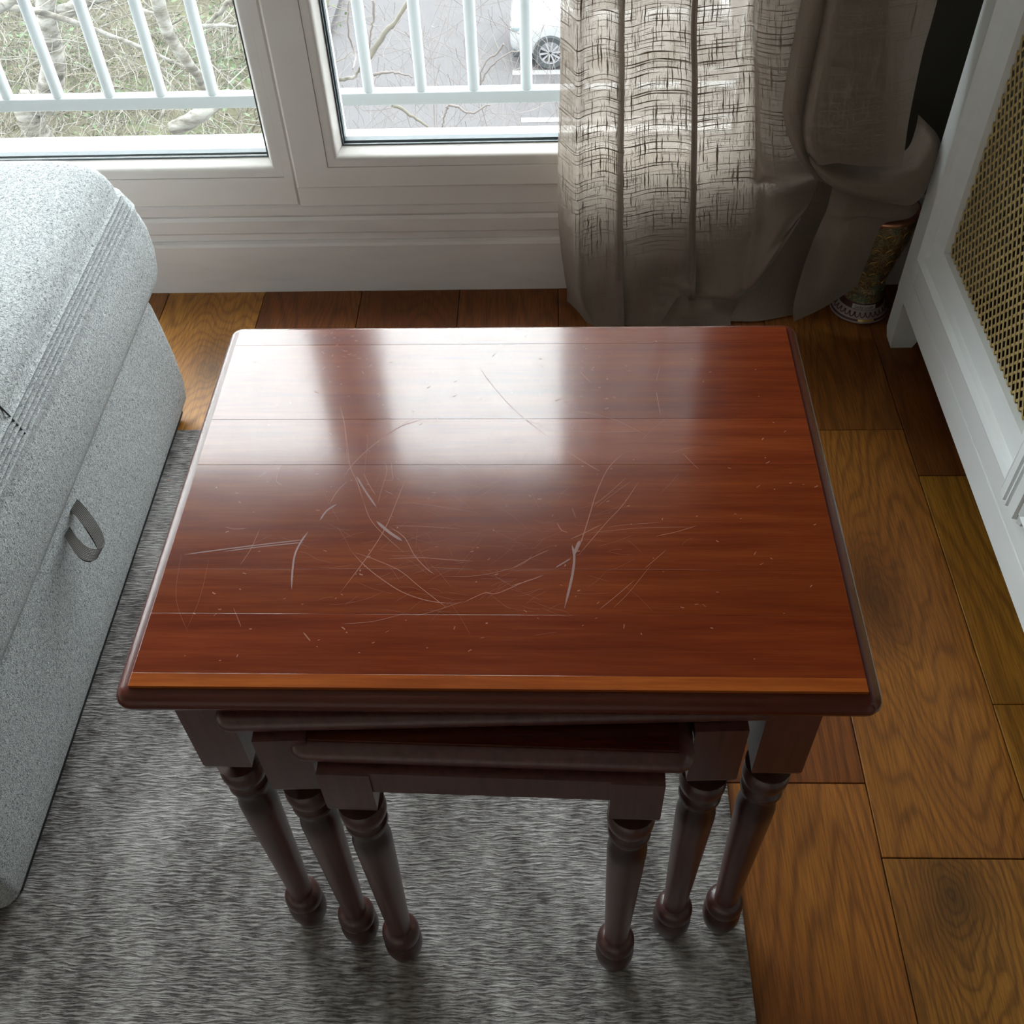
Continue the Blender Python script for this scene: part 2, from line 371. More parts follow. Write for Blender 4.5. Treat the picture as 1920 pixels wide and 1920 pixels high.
# floor: a base slab and each plank laid on it
floor = sempty('floor', (0,0,0))
obj('floor_base', MB().box(RX0-.1, RX1+.1, RY0-.1, WY+.12, -.06, -.012), M['dark'], floor)
SEAM0, PW = .383, .184
plank_ends = {  # column index k: plank spans SEAM0+(k-1)*PW .. SEAM0+k*PW
    0: [.604, -.6], 1: [1.222, .510, -.7], 2: [1.12, .715, -.5], -4: [.75, -.5], -5: [.6, -.9], -3: [.9, -.2], -2: [.35, -.8], -1: [1.02, -.1]}
for k in range(-20, 4):
    x0, x1 = SEAM0+(k-1)*PW, SEAM0+k*PW
    x0, x1 = max(x0, RX0-.05), min(x1, RX1+.05)
    if x1-x0 < .02: continue
    ends = plank_ends.get(k) or [random.uniform(.5,1.2), random.uniform(-.9,-.2)]
    ys = sorted([RY0-.05]+ends+[WY+.08])
    for a, b in zip(ys[:-1], ys[1:]):
        e = .0006
        lift = random.uniform(-.0004, .0006)
        mb = MB().box(x0+e, x1-e, a+e, b-e, -.012, lift, .001)
        t = random.uniform(.86, 1.1)
        cx, cy = (x0+x1)/2, (a+b)/2
        col = (t, t*random.uniform(.95,1.05), t*random.uniform(.9,1.1))
        kn = None
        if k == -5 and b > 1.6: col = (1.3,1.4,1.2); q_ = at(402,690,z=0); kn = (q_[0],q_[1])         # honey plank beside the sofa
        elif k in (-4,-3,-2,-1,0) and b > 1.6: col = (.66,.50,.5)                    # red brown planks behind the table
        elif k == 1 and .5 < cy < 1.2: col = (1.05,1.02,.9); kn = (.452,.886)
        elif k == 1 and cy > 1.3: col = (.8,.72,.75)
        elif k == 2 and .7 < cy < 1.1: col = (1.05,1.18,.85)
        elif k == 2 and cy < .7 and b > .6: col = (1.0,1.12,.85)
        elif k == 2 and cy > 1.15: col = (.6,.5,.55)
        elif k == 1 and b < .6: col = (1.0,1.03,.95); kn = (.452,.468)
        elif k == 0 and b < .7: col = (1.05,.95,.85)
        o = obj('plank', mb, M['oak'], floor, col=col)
        if kn is None: kn = (cx+random.uniform(-.06,.06), random.uniform(a,b)) if random.random() < .35 and k not in (0,2) else (9,9)
        o['knot'] = [kn[0], kn[1], 0.0]
# walls
def wall_box(name, *a): return struct(name, MB().box(*a), M['wall'])
wall_box('wall_left', RX0-.12, RX0, RY0-.1, WY+.2, -.02, CZ)
wall_box('wall_back', RX0-.12, RX1+.12, RY0-.12, RY0, -.02, CZ)
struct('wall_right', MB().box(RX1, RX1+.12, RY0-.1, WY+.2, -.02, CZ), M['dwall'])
struct('ceiling', MB().box(RX0-.12, RX1+.12, RY0-.12, WY+.2, CZ, CZ+.1), M['ceil'])
# front wall: below, beside and above the window band
OX0, OX1, OZ0 = -2.8, .40, .175            # opening
w = MB(); w.box(RX0, RX1, WY, WY+.20, -.02, OZ0); w.box(RX0, RX1, WY, WY+.20, WIN_TOP+.07, CZ)
w.box(RX0, OX0, WY, WY+.20, OZ0, WIN_TOP+.07); w.box(OX1, RX1, WY, WY+.20, OZ0, WIN_TOP+.07)
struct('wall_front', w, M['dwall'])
# plinth and mouldings under the window, swept along the wall
def sweep_x(prof, x0, x1):
    m = MB(); return m.rings([[(x, y, z) for y, z in prof] for x in (x0, x1)])
struct('baseboard_front', sweep_x([(1.63,0),(1.605,0),(1.605,.099),(1.6075,.1045),(1.613,.107),(1.63,.107)], RX0, OX1+.3), M['trim'])
struct('trim_1', sweep_x([(1.63,.107),(1.6155,.107),(1.6155,.120),(1.611,.1235),(1.609,.126),(1.609,.150),(1.612,.1565),(1.63,.1565)], RX0, OX1+.3), M['trim'])
struct('trim_2', sweep_x([(1.63,.1565),(1.6145,.1565),(1.6125,.160),(1.6125,.1755),(1.616,.178),(1.63,.178)], RX0, OX1+.3), M['trim'])
struct('baseboard_right', MB().box(RX1-.015, RX1, RY0, WY, 0, .1, .002), M['trim'])

# windows
def frame_rect(mb, x0, x1, z0, z1, prof, ):
    """profile (inset, y) swept round a rectangle with mitred corners"""
    rings = []
    n = len(prof)
    cs = lambda i: [(x0+i, z0+i), (x1-i, z0+i), (x1-i, z1-i), (x0+i, z1-i)]
    vs = []
    for p in prof:
        i, y = p[0], p[1]; ib = p[2] if len(p) > 2 else i
        vs += [(x0+i, y, z0+ib), (x1-i, y, z0+ib), (x1-i, y, z1-i), (x0+i, y, z1-i)]
    fs = []
    for a in range(n):
        b = (a+1) % n
        for j in range(4):
            k = (j+1) % 4
            fs.append((a*4+j, a*4+k, b*4+k, b*4+j))
    mb.add(vs, fs)
def bead_prof(w, y0, y1, n=6):
    pts = [(0, y0+.012), (0, y0)]
    for a, b in ((.40,0),(.52,.02),(.61,.08),(.68,.18),(.74,.35),(.86,.68),(1,1)): pts.append((w*a, y0+(y1-y0)*b))
    pts.append((w, y0+.03)); 
    return pts
def window(name, x0, x1, z0, z1, face_y, stile, bottom, bead, glass_y):
    root = sempty(name, ((x0+x1)/2, face_y, z0))
    m = MB(); frame_rect(m, x0, x1, z0, z1, [(0, face_y+.004), (.004, face_y), (stile, face_y, bottom), (stile, face_y+.06, bottom), (0, face_y+.06)])
    fr = obj('window_frame', m, M['pvc'], root)
    bz = bottom
    m = MB(); frame_rect(m, x0+stile+.0006, x1-stile-.0006, z0+bz+.0006, z1-stile, bead_prof(bead, face_y+.0015, glass_y-.002))
    obj('glazing_bead', m, M['pvc'], root, smooth=40)
    gx0, gx1, gz0, gz1 = x0+stile+bead, x1-stile-bead, z0+bz+bead, z1-stile-bead
    g = MB(); frame_rect(g, gx0-.004, gx1+.004, gz0-.004, gz1+.004, [(0, glass_y-.004), (.006, glass_y-.004), (.006, glass_y), (0, glass_y)])
    obj('gasket', g, M['gasket'], root)
    g = MB(); frame_rect(g, gx0-.004, gx1+.004, gz0-.004, gz1+.004, [(0, glass_y+.005), (.008, glass_y+.005), (.008, glass_y+.019), (0, glass_y+.019)])
    obj('glass_spacer', g, M['gasket'], root)
    for dy in (0, .020):
        obj('pane', MB().box(gx0-.005, gx1+.005, glass_y+dy, glass_y+dy+.004, gz0-.005, gz1+.005), M['glass'], root)
    g = MB(); frame_rect(g, gx0-.03, gx1+.03, gz0-.03, gz1+.03, [(0, glass_y+.024), (.03, glass_y+.024), (.03, glass_y+.05), (0, glass_y+.05)])
    obj('outer_frame', g, M['pvc'], root)
    return root
window('window_1', -2.8, -.4385, .178, WIN_TOP+.06, 1.6125, .0185, .056, .026, 1.640)
window('window_2', -.4365, .395, .217, WIN_TOP+.06, 1.602, .060, .040, .026, 1.632)
# the fixed frame that the opening sash closes onto
struct('trim_3', MB().box(-.4385, .40, 1.6130, 1.66, .178, .216), M['pvc'])
# roller shutter box over the window
struct('trim_4', MB().box(-2.8, .40, 1.60, 1.80, WIN_TOP+.06, WIN_TOP+.24, .004), M['pvc'])

# ================================================================== OUTSIDE
s = obj('window_sill', MB().box(-2.95, .55, 1.70, 1.835, .172, .197, .004), M['sill']); s['kind'] = 'structure'
s.name = 'trim_5'
# railing
YB = 2.0
rail = thing('balcony_railing', (-.4, YB+.02, .16), 'white metal balcony railing of upright bars outside the window', 'railing')
RA, RB = -2.95, .60
obj('bottom_rail', MB().box(RA, RB, YB, YB+.026, .1615, .1875, .002), M['alu'], rail)
obj('top_rail', MB().box(RA, RB, YB-.01, YB+.036, 1.02, 1.06, .004), M['alu'], rail)
for x in (RA+.02, RB-.02):
    for z0_ in (.165, 1.03): obj('wall_bracket', MB().box(x-.012, x+.012, 1.82, YB+.02, z0_, z0_+.019), M['alu'], rail)
x = -1.1+.0-.1055*17
while x < RB-.03:
    if x > RA+.03:
        obj('baluster', MB().lathe([(.0115,.1875),(.0115,1.02)], x, YB+.012, 14), M['alu'], rail, smooth=40)
    x += .1055
# ground, road, markings
GZ = -8.4
gnd = obj('ground', MB().box(-40, -4.6, 2.2, 60, GZ-.3, GZ), M['ground']); gnd['kind'] = 'structure'
road = obj('street', MB().box(-4.6, 40, 2.2, 60, GZ-.28, GZ-.02), M['asphalt']); road['kind'] = 'structure'
o = obj('trim_6', MB().box(-4.75, -4.55, 2.2, 60, GZ-.3, GZ+.1), M['asphalt']); o['kind'] = 'structure'
tag(obj('parking_line', MB().box(-.72, 5.4, 19.82, 20.0, GZ-.02, GZ-.012), M['line']), 'white painted line on the road just in front of the white car wheel', 'road marking')
tag(obj('parking_line', MB().box(-.52, 5.4, 17.98, 18.14, GZ-.02, GZ-.012), M['line']), 'white painted line on the road below the railing, nearer the window', 'road marking')
ow = MB().box(-6, -2.05, WY+.2, WY+.22, GZ, 6); 
o = obj('wall_outer', MB().box(-8, 6, WY+.02, WY+.20, GZ, -.02), M['render']); o['kind'] = 'structure'

# car: nose to the left
CX, CYs = -.76, 20.05
car = thing('car', (CX+2.1, CYs+.9, GZ), 'white car parked in the street beyond the curtain edge', 'car')
def car_body():
    st = [ (0.00,.62,.30,.62,.66,.45),(.03,.72,.24,.70,.80,.60),(.12,.82,.20,.76,.90,.70),(.35,.885,.19,.84,.97,.76),(.75,.90,.19,.92,1.02,.80),
           (1.15,.90,.19,.96,1.06,.80),(1.45,.90,.19,.97,1.08,.80),(2.4,.905,.19,.98,1.08,.80),(3.4,.90,.20,.98,1.08,.80),(3.95,.88,.22,.97,1.05,.76),(4.2,.82,.26,.90,1.0,.68),(4.28,.70,.34,.80,.9,.55)]
    m = MB(); rs = []
    for dx, w, zb, zs, zt, wt in st:
        half = [(0,zb),(w*.80,zb),(w*.96,zb+.09),(w*.99,(zb+zs)*.5),(w,zs-.14),(w*.985,zs-.05),(w*.93,zs+.02),(wt,zs+(zt-zs)*.72),(wt*.55,zt-.01),(0,zt)]
        ring = half + [(-a, b) for a, b in half[-2:0:-1]]
        rs.append([(CX+dx, CYs+.9-a, GZ+b) for a, b in ring])
    m.rings(rs); return m
bod = obj('body', car_body(), M['carp'], car, smooth=50)
WX = [CX+.78, CX+3.42]; WR = .325
cut = MB()
for wx in WX:
    n = 32
    for ya, yb in ((CYs-.1, CYs+.34), (CYs+1.46, CYs+1.9)):
        cut.rings([[(wx+.385*math.cos(2*math.pi*k/n), y, GZ+WR+.03+.385*math.sin(2*math.pi*k/n)) for k in range(n)] for y in (ya, yb)])
cme = cut.mesh('cut'); cob_ = bpy.data.objects.new('cut', cme); C.objects.link(cob_)
cob_.location = (0,0,0)
bo = bod.modifiers.new('arches', 'BOOLEAN'); bo.object = cob_; bo.solver = 'EXACT'; bo.operation = 'DIFFERENCE'
bpy.context.view_layer.update()
dg = bpy.context.evaluated_depsgraph_get()
nm = bpy.data.meshes.new_from_object(bod.evaluated_get(dg)); bod.modifiers.clear(); bod.data = nm
for p in nm.polygons: p.use_smooth = True
nm.set_sharp_from_angle(angle=math.radians(40))
bpy.data.objects.remove(cob_)
gh = MB(); rs = []
for dx, w, zb, wt, zt in [(1.12,.76,1.0,.74,1.03),(1.85,.80,1.02,.64,1.50),(2.5,.81,1.02,.64,1.55),(3.3,.80,1.02,.62,1.52),(4.0,.72,1.0,.62,1.08)]:
    rs.append([(CX+dx, CYs+.9+a, GZ+b) for a, b in [(-w,zb),(-wt,zt-.05),(-wt*.8,zt),(wt*.8,zt),(wt,zt-.05),(w,zb)]])
gh.rings(rs); obj('greenhouse', gh, M['cglass'], car, smooth=30)
rf = MB(); rs = []
for dx, zt in [(1.9,1.51),(2.5,1.565),(3.3,1.53)]:
    rs.append([(CX+dx, CYs+.9+a, GZ+b) for a, b in [(-.64,zt-.06),(-.52,zt),(0,zt+.015),(.52,zt),(.64,zt-.06),(0,zt-.1)]])
rf.rings(rs); obj('roof', rf, M['carp'], car, smooth=40)
for wx in WX:
    for side, yc in ((-1, CYs+.07), (1, CYs+1.73)):
        n = 28
        tp = [(WR*.66,-.10),(WR*.93,-.11),(WR,-.08),(WR,.08),(WR*.93,.11),(WR*.66,.10)]
        rs = [[(wx+r*math.cos(2*math.pi*k/n), yc+d, GZ-.02+WR+r*math.sin(2*math.pi*k/n)) for k in range(n)] for r, d in tp]
        wh = obj('wheel', MB().rings(rs, False, False), M['tyre'], car, smooth=40)
        fy = yc+side*.085
        rim = MB(); n2 = 28
        rs = [[(wx+r*math.cos(2*math.pi*k/n2), fy-side*d, GZ-.02+WR+r*math.sin(2*math.pi*k/n2)) for k in range(n2)] for r, d in [(WR*.70,0),(WR*.70,-.012),(WR*.62,-.01),(WR*.60,.05)]]
        rim.rings(rs, False, False); obj('rim', rim, M['alloy'], wh, smooth=50)
        back = MB().rings([[(wx+WR*.66*math.cos(2*math.pi*k/n2), fy-side*(.05+d), GZ-.02+WR+WR*.66*math.sin(2*math.pi*k/n2)) for k in range(n2)] for d in (0,.02)])
        obj('brake_disc', back, M['dark'], wh)
        for q in range(10):
            a = 2*math.pi*q/10+.1; ca, sa = math.cos(a), math.sin(a)
            sp = MB(); rs = []
            for r, hw in ((.03,.012),(WR*.64,.020)):
                rs.append([(wx+r*ca-hh*sa, fy-side*(-.012+dd), GZ-.02+WR+r*sa+hh*ca) for hh, dd in ((-hw,0),(hw,0),(hw,.02),(-hw,.02))])
            sp.rings(rs); obj('spoke', sp, M['alloy'], wh)
for sgn in (-1, 1):
    yc = CYs+.9+sgn*.66
    hl = MB(); hl.rings([[(CX+.10, yc-.15*1, GZ+.70),(CX+.06, yc+.10*-sgn, GZ+.69),(CX+.06, yc+.10*-sgn, GZ+.76),(CX+.12, yc-.13, GZ+.79)],
                         [(CX+.20, yc-.15, GZ+.70),(CX+.16, yc+.10*-sgn, GZ+.69),(CX+.18, yc+.10*-sgn, GZ+.78),(CX+.24, yc-.13, GZ+.80)]])
    hl = MB().box(CX+.035, CX+.30, yc-.17, yc+.17, GZ+.68, GZ+.77, .02); obj('headlight', hl, M['lamp'], car, smooth=40)
obj('radiator_grille', MB().box(CX-.01, CX+.06, CYs+.55, CYs+1.25, GZ+.50, GZ+.62, .01), M['dark'], car)
obj('bumper_lip', MB().box(CX+.05, CX+.42, CYs+.10, CYs+1.7, GZ+.17, GZ+.32, .03), M['tyre'], car)
obj('door_mirror', MB().box(CX+1.42, CX+1.60, CYs-.20, CYs-.01, GZ+1.02, GZ+1.17, .03), M['tyre'], car, smooth=40)

# birch by the window
tree = thing('birch_tree', (-2.2, 6.3, GZ), 'bare birch tree with pale branches and thin twigs outside the window', 'tree')
def pxline(L): return [at(a, b, Y=c) for a, b, c in L]
tp = pxline([(70,250,6.0),(88,190,6.0),(100,120,6.0),(90,60,6.0),(84,0,6.0)])
trunk = [(-2.2,6.3,GZ-.05),(-2.35,6.2,GZ+2.5)]+[tp[0]*.5+np.array((-2.35,6.2,GZ+2.5))*.5]+tp+[tp[-1]+np.array((.2,.3,1.5)), tp[-1]+np.array((.1,.6,4))]
obj('trunk', MB().tube(cr(trunk, 40), list(np.linspace(.10,.055,30))+list(np.linspace(.055,.03,10)), 10), M['bark'], tree, smooth=180)
br = [  # (polyline, r0, r1, material)
    ([(-60,60,5.2),(0,12,5.2),(18,4,5.2),(40,-20,5.2)], .03,.02,'bark'),
    ([(5,12,5.3),(60,20,5.4),(140,42,5.5),(190,60,5.6),(265,90,5.7),(330,120,5.8),(385,138,5.9)], .018,.008,'bark'),
    ([(110,28,6.0),(160,2,6.0),(215,-10,6.0),(300,-30,6.0)], .042,.02,'bark'),
    ([(290,-30,5),(300,20,5),(312,55,5),(330,85,5),(352,118,5),(378,155,5.1),(388,172,5.1)], .036,.022,'bark'),
    ([(325,243,4.6),(352,228,4.6),(385,208,4.6),(430,180,4.8)], .038,.034,'bark'),
    ([(378,50,5),(400,46,5),(440,50,5.1),(480,44,5.2)], .010,.006,'bark'),
    ([(428,0,5),(410,25,5),(385,48,5)], .012,.009,'bark'),
    ([(190,35,5.6),(205,15,5.6),(225,0,5.6)], .007,.004,'bark'),
    ([(250,10,5.3),(290,28,5.2),(320,45,5.1),(345,30,5.1)], .010,.005,'bark'),
    ([(690,108,5.5),(705,88,5.5),(722,60,5.5),(742,40,5.5),(760,12,5.5),(772,-20,5.5)], .017,.011,'lichen'),
    ([(620,148,5),(640,150,5),(665,143,5),(672,130,5),(678,115,5)], .011,.005,'bark'),
    ([(735,198,4.8),(755,205,4.8),(780,222,4.8),(805,240,4.8)], .010,.006,'lichen'),
    ([(700,140,5),(725,136,5),(752,138,5),(776,146,5)], .008,.003,'twig'),
    ([(840,197,5),(862,202,5),(885,212,5),(920,196,5)], .007,.004,'twig'),
    ([(840,198,5),(832,220,5),(830,240,5)], .006,.004,'twig'),
    ([(700,0,5.5),(700,35,5.5),(694,60,5.5),(690,100,5.5)], .008,.004,'twig'),
    ([(655,0,5.5),(652,60,5.5),(664,100,5.5),(662,130,5.2)], .006,.004,'twig'),
    ([(945,85,5),(930,100,5),(905,125,5),(900,160,5)], .006,.003,'twig'),
    ([(900,160,5),(930,115,5),(985,90,5)], .005,.003,'twig'),
]
for L, r0, r1, mt in br:
    P = cr(pxline(L), 14); P += rng.normal(0, .003, P.shape)
    obj('branch', MB().tube(P, np.linspace(r0, r1, 14), 7), M[mt], tree, smooth=180)
def twigs(n, xr, yr, Yr, length, rad, seed, droop=.5):
    r = np.random.default_rng(seed); m = MB()
    for _ in range(n):
        p = at(r.uniform(*xr), r.uniform(*yr), Y=r.uniform(*Yr))
        d = r.normal(0, 1, 3); d[2] -= droop; d /= np.linalg.norm(d)
        L = length*r.uniform(.4, 1.5); pts = [p]
        for k in range(6):
            d = d + r.normal(0, .2, 3); d /= np.linalg.norm(d); pts.append(pts[-1]+d*L/6)
        m.tube(pts, np.linspace(rad*r.uniform(.7,1.4), rad*.4, 7), 3)
    return m
o = obj('twigs', twigs(300, (-40,480), (-60,260), (5,8), .6, .0026, 3), M['bark'], tree); o['kind'] = 'stuff'
o = obj('twigs', twigs(330, (600,1060), (-60,260), (5,9), .7, .0016, 4, 1.6), M['twig'], tree); o['kind'] = 'stuff'
# bramble thicket on the ground to the left
def thicket(n, xr, yr, h, rad, seed):
    r = np.random.default_rng(seed); m = MB()
    for _ in range(n):
        p = np.array([r.uniform(*xr), r.uniform(*yr), GZ]); d = np.array([r.normal(0,.6), r.normal(0,.6), 1.0]); L = h*r.uniform(.4,1.4); pts = [p]
        for k in range(6):
            d = d+r.normal(0,.5,3); d[2] -= .25; d /= np.linalg.norm(d); q = pts[-1]+d*L/6; q[2] = max(q[2], GZ+.01); pts.append(q)
        m.tube(pts, np.linspace(rad, rad*.4, 7), 3)
    return m
th = thing('bramble_thicket', (-8.5, 20, GZ), 'tangled dry bramble thicket with green patches below the window', 'bushes')
o = obj('stems', thicket(2600, (-14,-4.8), (14,27), 1.4, .012, 5), M['dry'], th); o['kind'] = 'stuff'
def leaves(n, seed):
    r = np.random.default_rng(seed); m = MB()
    cs = [(r.uniform(-14,-5), r.uniform(14,27)) for _ in range(46)]
    for _ in range(n):
        c = cs[r.integers(len(cs))]; p = np.array([c[0]+r.normal(0,.45), c[1]+r.normal(0,.6), GZ+abs(r.normal(.35,.3))])
        a = r.normal(0,1,3); a /= np.linalg.norm(a); b = np.cross(a, r.normal(0,1,3)); b /= np.linalg.norm(b)
        s_ = r.uniform(.03,.08); m.add([p-a*s_, p-b*s_*.45+np.array((0,0,.01)), p+a*s_, p+b*s_*.45], [(0,1,2,3)])
    return m
o = obj('leaves', leaves(3600, 6), M['leaf'], th); o['kind'] = 'stuff'

# ================================================================== RUG
rug = MB().box(-2.3, .2135, -1.3, 1.2255, .0005, .008, .0025)
tag(obj('area_rug', rug, M['rug']), 'grey mottled woven rug under the nest of tables', 'rug')
RZ = .008

# ================================================================== NEST OF TABLES
def top_core(W, D, t, zt, r=.010):
    """moulded top: quirk, bullnose edge, flat underside (local coordinates)"""
    m = MB(); rs = []
    k = t/.021
    prof = [(-.004,-.003),(0,-.003),(.0012,-.0032),(.0045,-.0036),(.0085,-.0055*k),(.0112,-.009*k),(.012,-.0125*k),(.0108,-.0165*k),(.0075,-.0196*k),(.003,-.021*k),(-.004,-.021*k)]
    for off, dz in prof:
        rr = max(.002, r*.15+max(off,0)*1.0)
        rs.append([(x, y, zt+dz) for x, y in rrect(-W/2-off, W/2+off, -D/2-off, D/2+off, rr, 4)])
    m.rings(rs); return m
LEGP = [(.0200,.3785),(.0145,.377),(.0135,.3745),(.0150,.3725),(.0182,.3695),(.0203,.363),(.0200,.356),(.0178,.350),(.0146,.346),(.0136,.3435),(.0150,.3415),(.0182,.340),(.0188,.336),(.0178,.333),(.0150,.329),(.0140,.325),(.0146,.320),(.0166,.312),(.0178,.303),(.0178,.295),(.0166,.25),(.0150,.19),(.0134,.13),(.0120,.088),(.0122,.082),(.0160,.080),(.0190,.075),(.0198,.068),(.0190,.061),(.0170,.0575),(.0182,.055),(.0202,.048),(.0202,.036),(.0180,.024),(.0140,.013),(.0085,RZ),(.0001,RZ)]
def make_leg(x, y, ztop, bw=.0205):
    m = MB()
    rs = []
    for ins, z in ((.0,ztop),(.0,.401),(.0012,.396),(.0045,.390),(.0088,.385),(.0125,.3815),(.0135,.378)):
        rs.append([(x+sx*(bw-ins), y+sy*(bw-ins), z) for sx, sy in ((-1,-1),(1,-1),(1,1),(-1,1))])
    m.rings(rs[::-1])
    m.lathe(LEGP, x, y, 26)
    return m
def nest_table(label, cx, cy, rz, W, D, zt, t, lw, ld, front_y, boards, front_apron, strip, ap_h=.05, tint=1):
    root = thing('nesting_table', (cx, cy, RZ*0), label, 'table', 'nest of mahogany tables', rz)
    zb = zt-t
    obj('tabletop', top_core(W, D, t, zt), M['edge'] if strip else M['leg'], root, smooth=35, local=True)
    # edge-glued boards flush in the top
    ys = boards
    for a, b in zip(ys[:-1], ys[1:]):
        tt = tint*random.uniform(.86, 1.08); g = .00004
        is_strip = strip and b == ys[1]
        mb = MB().box(-W/2+.0004, W/2-.0004, a+g, b-g, zt-.0035, zt+random.uniform(-.00005,.00005), .0002)
        obj('inlay_strip' if is_strip else 'board', mb, M['top'], root, local=True, col=(1.9,2.6,1.9) if is_strip else (tt, tt*random.uniform(.92,1.05), tt))
    fy, by = front_y, front_y+ld
    for sx in (-1, 1):
        for y in (fy, by):
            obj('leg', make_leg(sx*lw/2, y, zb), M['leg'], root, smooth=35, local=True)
    h = ap_h
    for sx in (-1, 1):
        xx = sx*(lw/2+.011)
        obj('apron', MB().box(xx-.009, xx+.009, fy+.0205, by-.0205, zb-h, zb), M['leg'], root, local=True)
    obj('apron', MB().box(-lw/2+.0205, lw/2-.0205, by+.002, by+.018, zb-h, zb), M['leg'], root, local=True)
    if front_apron:
        obj('apron', MB().box(-lw/2+.0205, lw/2-.0205, fy-.0185, fy-.002, zb-front_apron, zb), M['leg'], root, local=True)
    return root
TX, TY, TA, TW, TD, TZ = -.0423, .6259, -.0067, .5534, .4235, .52
bl = [v-TY for v in (.4147,.4262,.482,.527,.646,.705,.813)]+[TD/2]
bl[0] = -TD/2
big = nest_table('largest nesting table, scratched glossy red brown top with turned legs', TX, TY, TA, TW, TD, TZ, .021, .455, .375, -.194, bl, 0, True)
# middle table
a = math.atan2(.4235-.4135, .340)
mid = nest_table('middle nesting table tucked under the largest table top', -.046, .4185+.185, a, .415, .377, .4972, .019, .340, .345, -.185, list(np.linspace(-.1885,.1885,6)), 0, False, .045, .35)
inn = nest_table('smallest nesting table with a front rail, innermost of the nest', -.0425, .3925+.165, -.030, .288, .332, .4762, .019, .227, .305, -.165, list(np.linspace(-.166,.166,5)), .030, False, .045, .35)

